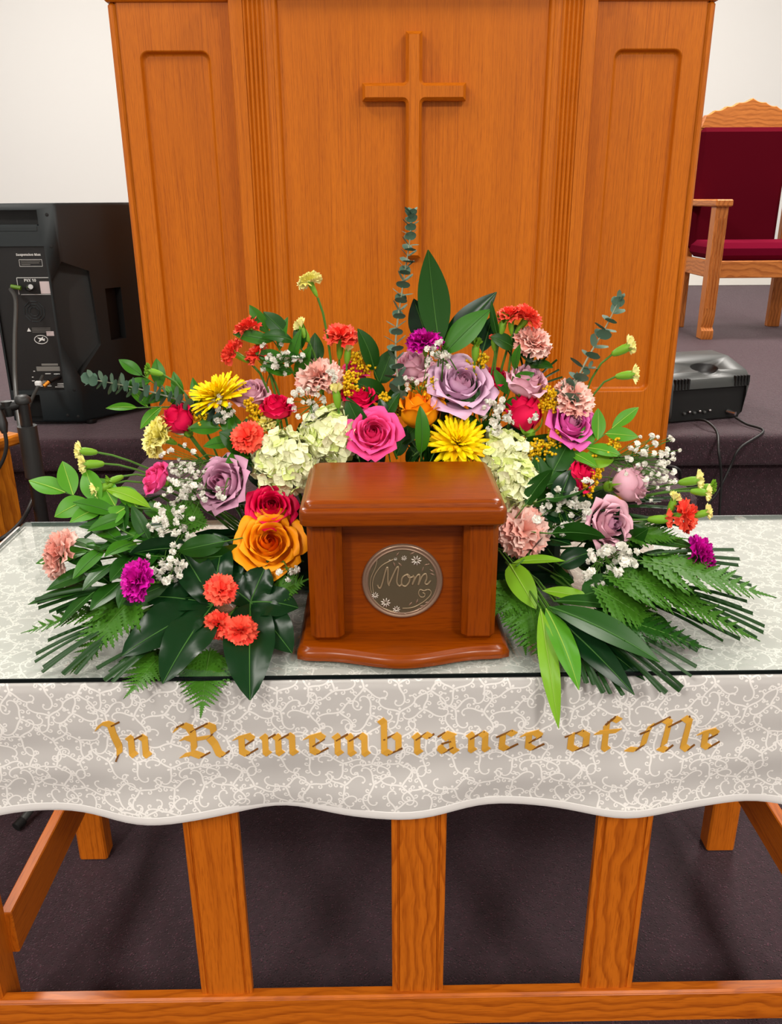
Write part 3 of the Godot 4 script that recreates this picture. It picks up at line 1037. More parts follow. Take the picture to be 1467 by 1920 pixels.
	m.lathe([Vector2(0.016, 0.0), Vector2(0.018, 0.006), Vector2(0.017, 0.013)], 14, Vector3(-1.03, 0.76, -2.7) - base)
	part(t, "foot", m, M.plastic_dark)


func spline(p: Array, steps := 8) -> Array:
	var c := Curve3D.new()
	for i in p.size():
		var a: Vector3 = p[maxi(i - 1, 0)]
		var b: Vector3 = p[mini(i + 1, p.size() - 1)]
		c.add_point(p[i], (a - b) / 6.0, (b - a) / 6.0)
	var out := []
	var n := (p.size() - 1) * steps
	for i in n + 1: out.append(c.samplef(float(i) / steps))
	return out

func cable(called: String, label: String, pts: Array, r: float, mat: Material) -> void:
	var m := MB.new()
	m.tube(spline(pts), r, 8)
	var o := build(called, m, mat)
	tag(o, label, "cable")


# ------------------------------------------------------------------ small stage monitor on the right
func make_monitor() -> void:
	var t := thing("stage_monitor", "low black stage monitor with carved carry grip, right of the pulpit", "stage monitor", Vector3(0.955, 0.762, -2.385), "", deg_to_rad(15))
	var pl := PackedVector2Array([Vector2(0.0, 0.012), Vector2(0.016, 0.0), Vector2(0.2, 0.0), Vector2(0.262, 0.05), Vector2(0.24, 0.148), Vector2(0.2, 0.170), Vector2(0.12, 0.166), Vector2(0.03, 0.140), Vector2(0.012, 0.124), Vector2(0.006, 0.112)])
	var m := MB.new()
	m.xf = Transform3D(Basis(Vector3(0, 0, -1), Vector3(0, 1, 0), Vector3(1, 0, 0)), Vector3.ZERO)
	m.prism(pl, -0.156, 0.156, 0.02, 1)
	for i in m.v.size(): m.v[i].x *= 0.84 + 0.16 * clampf(m.v[i].y / 0.12, 0.0, 1.0)
	var body := CSGMesh3D.new()
	body.name = "housing"
	body.mesh = m.mesh()
	body.material = M.plastic_grey
	t.add_child(body)
	var q := CSGSphere3D.new()
	q.name = "grip_hollow"
	q.operation = CSGShape3D.OPERATION_SUBTRACTION
	q.radius = 0.05
	q.radial_segments = 28
	q.rings = 14
	q.scale = Vector3(0.95, 0.75, 0.62)
	q.position = Vector3(0.012, 0.16, -0.055)
	q.material = M.plastic_dark
	body.add_child(q)
	q = CSGSphere3D.new()
	q.name = "grip_scoop"
	q.operation = CSGShape3D.OPERATION_SUBTRACTION
	q.radius = 0.05
	q.radial_segments = 28
	q.rings = 14
	q.scale = Vector3(1.15, 0.55, 0.7)
	q.position = Vector3(0.012, 0.153, -0.012)
	q.material = M.plastic_grey
	body.add_child(q)
	csg_box(body, "rear_recess", Vector3(0.004, 0.052, 0.0), Vector3(0.246, 0.092, 0.03), 0.0, M.void)
	for sx in [-0.092, 0.108]:
		for k in 5:
			m = MB.new()
			m.box(Vector3(sx + (k - 2) * 0.0105, 0.114, -0.0075), Vector3(0.0065, 0.03, 0.012), 0.001)
			part(t, "vent_slot", m, M.void)
	for k in 6:
		m = MB.new()
		m.lathe([Vector2(0.0045, 0), Vector2(0.0045, 0.006), Vector2(0.003, 0.008), Vector2(0, 0.008)], 12, Vector3(-0.07 + k * 0.017, 0.026 + 0.004 * (k % 2), -0.014), Basis(Vector3.RIGHT, PI / 2))
		part(t, "knob", m, M.chrome if k % 2 else M.plastic_grey)
	m = MB.new()
	m.tube([Vector3(0.078, 0.022, -0.013), Vector3(0.088, 0.02, 0.012)], [0.007, 0.006], 10)
	part(t, "plug", m, M.chrome)
	for c in [Vector3(-0.1, 0, -0.03), Vector3(0.1, 0, -0.03), Vector3(-0.1, 0, -0.18), Vector3(0.1, 0, -0.18)]:
		m = MB.new()
		m.lathe([Vector2(0.012, -0.002), Vector2(0.012, 0.003)], 10, c)
		part(t, "foot", m, M.void)
	cable("monitor_cable", "thin black cable dropping from the stage monitor's middle over the platform edge", [Vector3(0.9137, 0.7741, -2.36), Vector3(0.9254, 0.782, -2.31), Vector3(0.94, 0.763, -2.262), Vector3(0.9256, 0.7276, -2.2), Vector3(0.9432, 0.6507, -2.2), Vector3(0.9524, 0.548, -2.2), Vector3(0.977, 0.3156, -2.2)], 0.0035, M.cable)
	cable("monitor_cable", "thin black cable from the stage monitor's silver plug, curving back leftward over the edge", [Vector3(1.034, 0.7769, -2.37), Vector3(1.05, 0.768, -2.33), Vector3(1.07, 0.764, -2.262), Vector3(0.9878, 0.7318, -2.21), Vector3(0.9686, 0.6782, -2.21), Vector3(0.9375, 0.6038, -2.2), Vector3(0.9136, 0.5564, -2.2), Vector3(0.8815, 0.3846, -2.2)], 0.0035, M.cable)
	cable("floor_cable", "black cable lying across the carpeted step at the pulpit's right foot", [Vector3(0.735, 0.719, -2.12), Vector3(0.755, 0.719, -2.09), Vector3(0.772, 0.716, -2.075), Vector3(0.79, 0.69, -2.1), Vector3(0.83, 0.6, -2.2), Vector3(0.84, 0.45, -2.24)], 0.0045, M.cable)


# ------------------------------------------------------------------ cabinet, microphone stand and cables on the left
func make_left_corner() -> void:
	var corner := Vector3(-0.8139, 0.8844, -1.86)
	var t := thing("wooden_cabinet", "honey-coloured wooden cabinet with overhanging top at the left edge", "cabinet", Vector3(corner.x, 0, corner.z) - Basis(Vector3.UP, deg_to_rad(62)) * Vector3(0.18, 0, 0.15), "", deg_to_rad(62))
	var h := corner.y
	var m := MB.new()
	m.box(Vector3(0, h - 0.012, 0), Vector3(0.36, 0.024, 0.3), 0.005, 0)
	part(t, "top", m, M.oak_cabinet)
	m = MB.new()
	m.box(Vector3(-0.005, (h - 0.024) * 0.5, -0.004), Vector3(0.325, h - 0.024, 0.27), 0.003, 1)
	part(t, "body", m, M.oak_cabinet)
	m = MB.new()
	m.box(Vector3(-0.015, h * 0.5 - 0.03, 0.133), Vector3(0.24, h - 0.16, 0.012), 0.005, 1)
	part(t, "door", m, M.oak_cabinet)

	var p0 := Vector3(-0.7669, 0.967, -1.78)
	var p2 := Vector3(-0.766, 0.7224, -1.78)
	var axis := Vector3(p2.x, 0, p2.z)
	t = thing("microphone_stand", "black microphone stand with clutch sleeve and side clip behind the table's left end", "microphone stand", axis)
	var up := p0.y
	var lx := p0.x - axis.x
	m = MB.new()
	m.tube([Vector3(0, 0.06, 0), Vector3(lx * 0.5, up - 0.13, 0)], 0.015, 14)
	part(t, "pole", m, M.plastic_dark)
	m = MB.new()
	m.tube([Vector3(lx * 0.45, up - 0.16, 0), Vector3(lx * 0.75, up - 0.045, 0)], 0.0205, 18)
	part(t, "clutch", m, M.plastic)
	m = MB.new()
	m.tube([Vector3(lx * 0.75, up - 0.05, 0), Vector3(lx, up + 0.012, 0)], 0.0125, 14)
	part(t, "tube", m, M.plastic_dark)
	m = MB.new()
	m.lathe([Vector2(0.013, -0.008), Vector2(0.017, -0.006), Vector2(0.017, 0.004), Vector2(0.010, 0.010), Vector2(0.0, 0.011)], 16, Vector3(lx, up + 0.012, 0))
	part(t, "swivel", m, M.plastic)
	m = MB.new()
	m.tube([Vector3(lx, up + 0.004, 0.0), Vector3(lx - 0.03, up, 0.01), Vector3(lx - 0.06, up - 0.006, 0.015)], [0.008, 0.014, 0.012], 10)
	m.tube([Vector3(lx - 0.03, up - 0.02, 0.012), Vector3(lx - 0.03, up + 0.012, 0.012)], 0.012, 10)
	part(t, "clip", m, M.plastic_dark)
	for k in 3:
		var a := deg_to_rad(-140 + k * 120)
		var tip := Vector3(cos(a), 0, -sin(a)) * 0.2
		if k == 0:
			var e := Vector3(-0.8576, 0.012, -1.585)
			tip = Vector3(e.x, 0, e.z) - axis
		m = MB.new()
		m.tube([Vector3(0, 0.09, 0), Vector3(tip.x * 0.5, 0.05, tip.z * 0.5), Vector3(tip.x * 0.93, 0.016, tip.z * 0.93)], 0.009, 10)
		var leg := part(t, "leg", m, M.plastic_grey)
		m = MB.new()
		m.tube([Vector3(tip.x * 0.9, 0.017, tip.z * 0.9), Vector3(tip.x, 0.0125, tip.z)], 0.0118, 10)
		part(leg, "rubber_foot", m, M.void)
	m = MB.new()
	m.lathe([Vector2(0.02, 0.045), Vector2(0.024, 0.06), Vector2(0.024, 0.1), Vector2(0.016, 0.115)], 16)
	part(t, "hub", m, M.plastic_dark)

	cable("microphone_cable", "black cable with connector hanging at the left picture edge before the cabinet", [Vector3(-0.8093, 0.9916, -1.75), Vector3(-0.7953, 0.9448, -1.73), Vector3(-0.789, 0.9243, -1.72), Vector3(-0.7904, 0.8953, -1.72), Vector3(-0.8024, 0.8637, -1.72), Vector3(-0.826, 0.8306, -1.72)], 0.004, M.cable)
	m = MB.new()
	m.tube([Vector3(-0.802, 0.9642, -1.735), Vector3(-0.794, 0.9403, -1.725), Vector3(-0.7893, 0.922, -1.72)], [0.010, 0.012, 0.006], 10)
	tag(build("cable_connector", m, M.plastic_dark), "tapered black cable connector at the left picture edge", "connector")
	cable("speaker_cable", "grey cable hanging straight down from the loudspeaker's upper plug", [Vector3(-1.001, 1.153, -2.36), Vector3(-0.9664, 1.128, -2.3), Vector3(-0.9433, 1.038, -2.2), Vector3(-0.9162, 0.9475, -2.1), Vector3(-0.8343, 0.9017, -1.9), Vector3(-0.809, 0.8424, -1.84), Vector3(-0.7947, 0.7916, -1.82), Vector3(-0.7914, 0.7661, -1.82), Vector3(-0.7951, 0.7433, -1.83)], 0.0055, M.cable_grey)
	cable("speaker_cable", "grey cable with white tag running down from the loudspeaker's brass plug", [Vector3(-0.9459, 0.918, -2.35), Vector3(-0.9433, 0.8984, -2.3), Vector3(-0.9227, 0.8867, -2.2), Vector3(-0.8958, 0.8817, -2.1), Vector3(-0.8407, 0.876, -1.95), Vector3(-0.797, 0.8423, -1.84), Vector3(-0.7983, 0.7787, -1.84)], 0.0045, M.cable_grey)
	m = MB.new()
	m.box(Vector3(-0.9405, 0.9073, -2.3), Vector3(0.018, 0.014, 0.012), 0.003)
	tag(build("cable_tag", m, M.ink_white), "small white tag wrapped around the lower loudspeaker cable", "tag")
	cable("floor_cable", "black cable curving down past the cabinet to the table's left corner", [Vector3(-0.7941, 0.7497, -1.83), Vector3(-0.7946, 0.7346, -1.8), Vector3(-0.7881, 0.7276, -1.75), Vector3(-0.7855, 0.7218, -1.7), Vector3(-0.798, 0.7121, -1.66), Vector3(-0.8346, 0.6953, -1.66)], 0.005, M.cable)


# ------------------------------------------------------------------ wooden urn with medallion
func serp(x: float) -> float:
	# bow-fronted plinth: straight near the ends, bulging in the middle
	var f := clampf(absf(x) / 0.115, 0.0, 1.0)
	return 0.022 * (0.5 + 0.5 * cos(PI * f))

func make_urn() -> void:
	var o := Vector3(0.028, 0.7898, -1.09)
	var t := thing("urn", "reddish wooden keepsake urn with corner columns and a round metal medallion", "urn", o)
	# plinth: bow-fronted slab with an ogee edge, built as nested outlines
	var edge := [[0.0, -0.003], [0.002, 0.0], [0.011, 0.0], [0.015, -0.0035], [0.0165, -0.006], [0.0175, -0.0064], [0.0195, -0.0085], [0.0195, -0.03]]
	var m := MB.new()
	m.grain = 0
	var rows := []
	for e in edge:
		var ring := []
		var g: float = e[1]
		var hw := 0.1445 + g
		for k in 25:
			var x := lerpf(-hw, hw, k / 24.0)
			var inset := 0.006 * pow(absf(k / 12.0 - 1.0), 16.0)
			ring.append(Vector3(x, e[0], 0.092 + serp(x) + g - inset))
		ring.append(Vector3(hw, e[0], 0.05))
		ring.append(Vector3(hw, e[0], -0.10 - g))
		ring.append(Vector3(-hw, e[0], -0.10 - g))
		ring.append(Vector3(-hw, e[0], 0.05))
		ring.reverse()
		rows.append(ring)
	m.sheet(rows, true)
	var cap := []
	for p in rows[rows.size() - 1]: cap.append(p)
	for i in cap.size(): m.face([Vector3(0, cap[0].y, 0), cap[i], cap[(i + 1) % cap.size()]], Vector3.UP)
	part(t, "plinth", m, M.oak_urn)
	m = MB.new()
	m.box(Vector3(0, 0.107, -0.03), Vector3(0.236, 0.176, 0.142), 0.0, 0)
	part(t, "body", m, M.oak_urn)
	for s in [-1.0, 1.0]:
		m = MB.new()
		m.box(Vector3(s * 0.1035, 0.1075, 0.045), Vector3(0.046, 0.177, 0.054), 0.008, 1)
		part(t, "column", m, M.oak_urn)
	# lid slab with a stepped, rounded rim
	m = MB.new()
	m.grain = 0
	rows = []
	for e in [[0.195, -0.006], [0.197, -0.002], [0.200, 0.0], [0.2155, 0.0], [0.2185, -0.0015], [0.2200, -0.0045], [0.2202, -0.0055], [0.2204, -0.0056], [0.2225, -0.0058], [0.2255, -0.0068], [0.2275, -0.0090], [0.2287, -0.0125], [0.2288, -0.0135], [0.2288, -0.03]]:
		var g: float = e[1]
		var ring := []
		var hx := 0.1335 + g
		var zf := 0.092 + g
		var zb := -0.098 - g
		for qd in 4:
			var c: Array = [[1, 1], [-1, 1], [-1, -1], [1, -1]][qd]
			for k in 5:
				var a := PI * 0.5 * (k / 4.0 + qd)
				var r := 0.010
				ring.append(Vector3(c[0] * (hx - r) + cos(a) * r, e[0], (zf - r if c[1] > 0 else zb + r) + sin(a) * r))
		rows.append(ring)
	m.sheet(rows, true)
	cap = rows[rows.size() - 1].duplicate()
	m.face(cap, Vector3.UP)
	cap = rows[0].duplicate()
	m.face(cap, Vector3.DOWN)
	part(t, "lid", m, M.oak_urn)

	# medallion on the recessed panel
	var md := Vector3(0.0, 0.097, 0.0415)
	var med := Basis(Vector3.RIGHT, PI / 2)
	m = MB.new()
	m.lathe([Vector2(0.0555, 0.0), Vector2(0.0555, 0.003), Vector2(0.054, 0.0048), Vector2(0.052, 0.0048), Vector2(0.0508, 0.0035), Vector2(0.0495, 0.0035), Vector2(0.0488, 0.0043), Vector2(0.0478, 0.0043), Vector2(0.047, 0.003)], 56, md, med)
	var medal := part(t, "medallion", m, M.bronze_rim)
	medal.set_meta("label", "round bronze medallion reading Mom with flowers")
	m = MB.new()
	m.lathe([Vector2(0.0475, 0.0029), Vector2(0.03, 0.0031), Vector2(0.0, 0.0032)], 56, md, med)
	part(medal, "disc", m, M.bronze)
	var q := func(pts: Array, r: float, called: String, mat: Material) -> void:
		# points in units of the medallion's picture, 1 = its radius
		var w := []
		for p in pts: w.append(md + Vector3(p[0] * 0.0555, p[1] * 0.0545, 0.0036))
		var k := MB.new()
		k.tube(spline(w, 5), r, 6)
		part(medal, called, k, mat)
	# cursive M, o, m
	q.call([[-0.62, -0.08], [-0.58, -0.16], [-0.52, -0.10], [-0.40, 0.36], [-0.36, 0.36], [-0.36, 0.0], [-0.33, -0.1]], 0.0014, "letter", M.bronze_letter)
	q.call([[-0.34, -0.08], [-0.16, 0.36], [-0.10, 0.38], [-0.14, 0.02], [-0.08, -0.11], [0.0, -0.05]], 0.0014, "letter", M.bronze_letter)
	q.call([[0.10, 0.20], [0.0, 0.12], [-0.02, -0.06], [0.07, -0.12], [0.16, -0.02], [0.18, 0.14], [0.11, 0.21], [0.16, 0.12], [0.26, 0.14]], 0.0014, "letter", M.bronze_letter)
	q.call([[0.25, 0.18], [0.29, 0.1], [0.24, -0.09], [0.34, 0.14], [0.42, 0.2], [0.42, 0.06], [0.39, -0.09], [0.48, 0.14], [0.57, 0.22], [0.60, 0.1], [0.56, -0.04], [0.62, -0.07], [0.70, 0.03]], 0.0014, "letter", M.bronze_letter)
	# vines and the heart
	q.call([[-0.22, 0.62], [-0.5, 0.46], [-0.68, 0.2], [-0.74, -0.05], [-0.72, -0.28]], 0.0009, "vine", M.bronze_letter)
	q.call([[-0.62, 0.62], [-0.66, 0.42], [-0.78, 0.1], [-0.79, -0.18], [-0.76, -0.3]], 0.0008, "vine", M.bronze_letter)
	q.call([[-0.7, -0.5], [-0.5, -0.72], [-0.2, -0.84]], 0.0008, "vine", M.bronze_letter)
	q.call([[0.0, -0.74], [0.25, -0.72], [0.5, -0.58], [0.68, -0.4], [0.71, -0.28], [0.64, -0.22], [0.53, -0.25], [0.44, -0.22], [0.40, -0.32], [0.45, -0.42], [0.54, -0.42], [0.56, -0.34], [0.50, -0.31]], 0.0009, "vine", M.bronze_letter)
	for f in [[-0.31, 0.6, 0.028], [-0.17, 0.63, 0.045], [0.04, 0.65, 0.075], [0.34, 0.58, 0.135], [-0.68, -0.37, 0.095], [-0.42, -0.58, 0.13], [-0.15, -0.77, 0.1]]:
		var k := MB.new()
		var c: Vector3 = md + Vector3(f[0] * 0.0555, f[1] * 0.0545, 0.0033)
		for i in 9:
			var a := TAU * i / 9.0
			var d := Vector3(cos(a), sin(a), 0)
			var rr: float = f[2] * 0.0555
			k.tube([c + d * rr * 0.25, c + d * rr * 0.7 + Vector3(0, 0, 0.0012), c + d * rr], [rr * 0.08, rr * 0.17, rr * 0.04], 5)
		part(medal, "raised_flower", k, M.silver)
	for f in [[-0.2, 0.48, -1.2], [-0.06, 0.48, -0.7], [0.5, 0.34, 1.3], [0.6, 0.47, 0.3], [0.72, 0.3, -0.5], [0.74, 0.2, -0.4], [0.2, -0.62, 0.9], [0.36, -0.55, 1.2], [0.5, -0.68, 0.1], [0.62, -0.58, 0.3], [0.44, -0.76, -0.3], [0.06, -0.9, -0.2], [0.24, 0.78, 0.5], [-0.12, 0.76, 1.0]]:
		var k := MB.new()
		var c: Vector3 = md + Vector3(f[0] * 0.0555, f[1] * 0.0545, 0.0033)
		var d := Vector3(cos(f[2]), sin(f[2]), 0) * 0.0036
		k.tube([c - d, c, c + d], [0.0003, 0.0016, 0.0003], 6)
		part(medal, "raised_leaf", k, M.bronze_rim)

# ------------------------------------------------------------------ flowers and foliage
func soft(called: String, c: Color, rough := 0.55, back := 0.24) -> void:
	var m := plain(called, c, rough, 0.0, 0.35)
	m.backlight_enabled = true
	m.backlight = Color(c.r * back, c.g * back, c.b * back)
	m.cull_mode = BaseMaterial3D.CULL_DISABLED

func flower_materials() -> void:
	soft("mauve", Color(0.84, 0.62, 0.73))
	soft("mauve_deep", Color(0.80, 0.52, 0.65))
	soft("mauve_pale", Color(0.92, 0.71, 0.77))
	soft("lilac", Color(0.87, 0.70, 0.81))
	soft("orchid", Color(0.92, 0.40, 0.72))
	soft("fuchsia", Color(0.90, 0.03, 0.30))
	soft("fuchsia_deep", Color(0.76, 0.01, 0.20))
	soft("orange", Color(1.0, 0.63, 0.05))
	soft("orange_deep", Color(0.98, 0.46, 0.02))
	soft("hot_pink", Color(0.98, 0.32, 0.60))
	soft("hot_pink_deep", Color(0.92, 0.20, 0.46))
	soft("pink", Color(1.0, 0.83, 0.78))
	soft("pink_deep", Color(1.0, 0.73, 0.67))
	soft("coral", Color(1.0, 0.40, 0.30))
	soft("coral_deep", Color(0.98, 0.28, 0.22))
	soft("magenta", Color(0.88, 0.08, 0.70))
	soft("magenta_deep", Color(0.76, 0.04, 0.58))
	soft("butter", Color(1.0, 0.97, 0.64))
	soft("butter_deep", Color(0.97, 0.93, 0.50))
	soft("yellow", Color(1.0, 0.90, 0.0))
	soft("yellow_deep", Color(1.0, 0.80, 0.0))
	soft("hydra", Color(0.97, 0.98, 0.80))
	soft("hydra_green", Color(0.88, 0.93, 0.58))
	soft("white_bloom", Color(0.96, 0.95, 0.91))
	soft("golden", Color(0.90, 0.72, 0.05))
	soft("calyx", Color(0.45, 0.64, 0.16), 0.45)
	soft("stem", Color(0.30, 0.47, 0.16), 0.5)
	soft("leaf_dark", Color(0.11, 0.285, 0.055), 0.38, 0.25)
	soft("leaf_mid", Color(0.20, 0.425, 0.065), 0.38, 0.3)
	soft("leaf_fresh", Color(0.29, 0.54, 0.10), 0.40, 0.35)
	soft("leaf_lime", Color(0.45, 0.64, 0.12), 0.40, 0.35)
	soft("leaf_deep", Color(0.055, 0.185, 0.075), 0.27, 0.2)
	soft("midrib", Color(0.25, 0.43, 0.17), 0.5)
	soft("midrib_light", Color(0.58, 0.73, 0.28), 0.5)
	soft("fern", Color(0.23, 0.42, 0.09), 0.48, 0.3)
	soft("palm", Color(0.11, 0.24, 0.085), 0.42, 0.2)
	soft("euca", Color(0.35, 0.465, 0.39), 0.6, 0.15)
	soft("euca_stem", Color(0.62, 0.62, 0.52), 0.6)
	plain("foam", Color(0.06, 0.14, 0.07), 0.95)


# direction seen from the front of the table: right, up, towards the viewer
func face_dir(r: float, u: float, o: float) -> Vector3:
	return (Vector3(r, 0, 0) + Vector3(0, 0.93, -0.36) * u + Vector3(0, 0.36, 0.93) * o).normalized()

func aim(d: Vector3, roll := 0.0) -> Basis:
	var y := d.normalized()
	var x := y.cross(Vector3(0.21, 0.13, 0.97))
	if x.length() < 0.1: x = y.cross(Vector3.RIGHT)
	x = x.normalized()
	return Basis(x, y, x.cross(y)) * Basis(Vector3.UP, roll)

func heart_of(p: Vector3) -> Vector3:
	return Vector3(clampf(p.x * 0.75 + 0.01, -0.21, 0.27), 0.845 + 0.02 * sin(p.x * 40.0), -1.285 + 0.015 * cos(p.x * 33.0))

# stem from the head back into the foam block
func stem_to(t: Node3D, from: Vector3, dir: Vector3, r: float, mat: Material) -> void:
	var e := heart_of(from)
	var reach := from.distance_to(e)
	var a := from - dir * minf(0.05, reach * 0.35)
	var b := e + (from - e) * 0.35 + Vector3(0, 0.02, -0.01)
	var pts := []
	for i in 9:
		var f := i / 8.0
		pts.append(from.bezier_interpolate(a, b, e, f) - t.position)
	var m := MB.new()
	m.tube(pts, r, 6, false)
	part(t, "stem", m, mat)

# ---- rose: petals in whorls round a bud, each petal a curved sheet of its own
func rose_petal(layer: int, open: float) -> ArrayMesh:
	var key := "rose%d_%.2f" % [layer, open]
	if shapes.has(key): return shapes[key]
	var spec: Array = [
		[0.05, 0.15, 0.07, 0.02, 0.62, 1.75, 0.0], [0.08, 0.25, 0.17, 0.0, 0.66, 1.35, 0.0], [0.10, 0.36, 0.30, -0.02, 0.66, 1.1, 0.03],
		[0.12, 0.50, 0.50, -0.06, 0.62, 0.95, 0.09], [0.14, 0.64, 0.72, -0.12, 0.54, 0.85, 0.14], [0.16, 0.74, 0.93, -0.20, 0.38, 0.80, 0.20]][layer]
	var tall := lerpf(1.75, 1.0, open)
	var wide := lerpf(0.80, 1.0, open)
	var m := MB.new()
	var rows := []
	for i in 10:
		var v := i / 9.0
		var row := []
		for j in 9:
			var u := j / 4.0 - 1.0
			var rad: float
			if v < 0.5: rad = lerpf(spec[0], spec[1], sin(v * PI))
			else: rad = lerpf(spec[1], lerpf(spec[1] * 0.92, spec[2], open), smoothstep(0.5, 1.0, v))
			var lip: float = maxf(v - 0.72, 0.0) / 0.28
			rad = rad * wide + spec[6] * lip * lip * (0.55 + 0.5 * absf(u)) + 0.035 * u
			var w := (0.42 + 0.58 * smoothstep(0.0, 0.55, v)) * sqrt(maxf(1.0 - pow(maxf(v - 0.62, 0.0) / 0.46, 2.0), 0.0))
			var a: float = u * spec[5] * w
			var y: float = spec[3] + (spec[4] * tall - spec[3]) * v * (1.0 - 0.10 * u * u)
			y -= spec[6] * 0.75 * lip * lip * (0.5 + 0.5 * u * u) - 0.012 * sin(u * 5.0 + layer) * v
			row.append(Vector3(cos(a) * rad, y, sin(a) * rad))
		rows.append(row)
	m.sheet(rows)
	shapes[key] = m.mesh()
	return shapes[key]

func rose(pos: Vector3, r: float, dir: Vector3, mat: Material, inner: Material, open: float, label: String, sepals := true) -> Node3D:
	var head := pos - dir * r * 0.25
	var t := thing("rose", label, "rose", head, "roses of the arrangement")
	var b := aim(dir, rnd(0, TAU))
	var counts := [3, 3, 4, 5, 5, 5]
	var top := 6 if open > 0.35 else 5
	var scale := r / (0.95 if open > 0.35 else 0.66)
	if open < 0.35: scale = r / 0.70
	for layer in top:
		var turn := rnd(0, TAU)
		for k in counts[layer]:
			var o := part(t, "petal", rose_petal(layer, open), inner if layer < 2 else mat)
			var a: float = turn + TAU * k / counts[layer] + rnd(-0.12, 0.12)
			var q := Basis(Vector3.UP, a) * Basis(Vector3.BACK, rnd(-0.05, 0.06))
			o.transform = Transform3D((b * q).scaled(Vector3.ONE * scale * rnd(0.96, 1.04)), Vector3.ZERO)
	var m := MB.new()
	m.lathe([Vector2(0.0, -0.42), Vector2(0.14, -0.36), Vector2(0.2, -0.22), Vector2(0.17, -0.1), Vector2(0.1, -0.02)], 10)
	for k in 5:
		var a := TAU * k / 5.0
		var d := Vector3(cos(a), 0, sin(a))
		var s := Vector3(-d.z, 0, d.x)
		var rows := []
		for i in 5:
			var f := i / 4.0
			var c := d * (0.16 + 0.5 * sin(f * 1.5)) + Vector3.UP * (-0.2 + 0.1 * f + 0.35 * f * f)
			rows.append([c - s * 0.1 * (1.0 - f), c + Vector3.UP * -0.02, c + s * 0.1 * (1.0 - f)])
		m.sheet(rows)
	if not shapes.has("rose_calyx"): shapes["rose_calyx"] = m.mesh()
	var cx := part(t, "calyx", shapes["rose_calyx"], M.calyx)
	cx.transform = Transform3D(b.scaled(Vector3.ONE * scale), Vector3.ZERO)
	stem_to(t, head - dir * scale * 0.4, dir, 0.0032, M.stem)
	return t

# ---- carnation: fans of frilled petals above a tubular calyx
func frill(kind: int) -> ArrayMesh:
	var key := "frill%d" % kind
	if shapes.has(key): return shapes[key]
	var m := MB.new()
	var rows := []
	for i in 7:
		var v := i / 6.0
		var row := []
		for j in 15:
			var u := j / 7.0 - 1.0
			var spread := 0.12 + 0.62 * smoothstep(0.0, 0.85, v)
			var tooth := 0.055 * (1.0 if j % 2 == 0 else -1.0) * smoothstep(0.8, 1.0, v)
			var len := v * (1.0 - 0.16 * u * u) + tooth
			var a := u * spread
			var wave := (0.085 * sin(u * (7.0 + kind) + kind * 1.7) + 0.04 * sin(u * 17.0 + kind)) * v * v
			row.append(Vector3(sin(a) * len, cos(a) * len, wave + 0.16 * v * v * v))
		rows.append(row)
	m.sheet(rows)
	shapes[key] = m.mesh()
	return shapes[key]

func carnation_calyx(long: bool) -> ArrayMesh:
	var key := "pinkcal%s" % long
	if shapes.has(key): return shapes[key]
	var m := MB.new()
	var l := 1.25 if long else 0.95
	m.lathe([Vector2(0.05, -l - 0.1), Vector2(0.12, -l), Vector2(0.20, -l * 0.75), Vector2(0.245, -l * 0.35), Vector2(0.27, -0.05)], 12)
	for k in 5:
		var a := TAU * k / 5.0
		var rows := []
		for i in 4:
			var f := i / 3.0
			var row := []
			for j in 3:
				var aa := a + (j - 1) * 0.5 * (1.0 - f)
				row.append(Vector3(cos(aa) * (0.27 + 0.08 * f), -0.06 + 0.2 * f, sin(aa) * (0.27 + 0.08 * f)))
			rows.append(row)
		m.sheet(rows)
	shapes[key] = m.mesh()
	return shapes[key]

func carnation(pos: Vector3, r: float, dir: Vector3, mat: Material, deep: Material, label: String, mini := false, dome := 1.0) -> Node3D:
	var root := pos - dir * r * 0.45
	var t := thing("spray_carnation" if mini else "carnation", label, "carnation", root, "small spray carnations" if mini else "large frilled carnations")
	var b := aim(dir, rnd(0, TAU))
	var rings := [[5, 0.20, 0.80], [7, 0.50, 0.92], [9, 0.85, 1.0], [10, 1.15, 1.04], [8, 1.45, 1.0]]
	if mini: rings = [[4, 0.25, 0.85], [6, 0.65, 1.0], [7, 1.05, 1.08], [6, 1.4, 1.0]]
	for q in rings.size():
		var off := rnd(0, TAU)
		for k in rings[q][0]:
			var o := part(t, "petal", frill(rng.randi() % 4), deep if (q + k) % 3 == 0 else mat)
			var a: float = off + TAU * k / rings[q][0]
			var tilt: float = rings[q][1] * dome + rnd(-0.14, 0.14)
			var bb := b * Basis(Vector3.UP, a) * Basis(Vector3.RIGHT, tilt) * Basis(Vector3.UP, rnd(-0.6, 0.6))
			o.transform = Transform3D(bb.scaled(Vector3.ONE * r * 1.02 * rings[q][2]), dir * r * 0.06)
	var cs := r * (0.95 if mini else 0.72)
	var cx := part(t, "calyx", carnation_calyx(mini), M.calyx)
	cx.transform = Transform3D(b.scaled(Vector3.ONE * cs), dir * r * 0.08)
	stem_to(t, root - dir * cs * (1.3 if mini else 1.0), dir, 0.0019, M.stem)
	return t

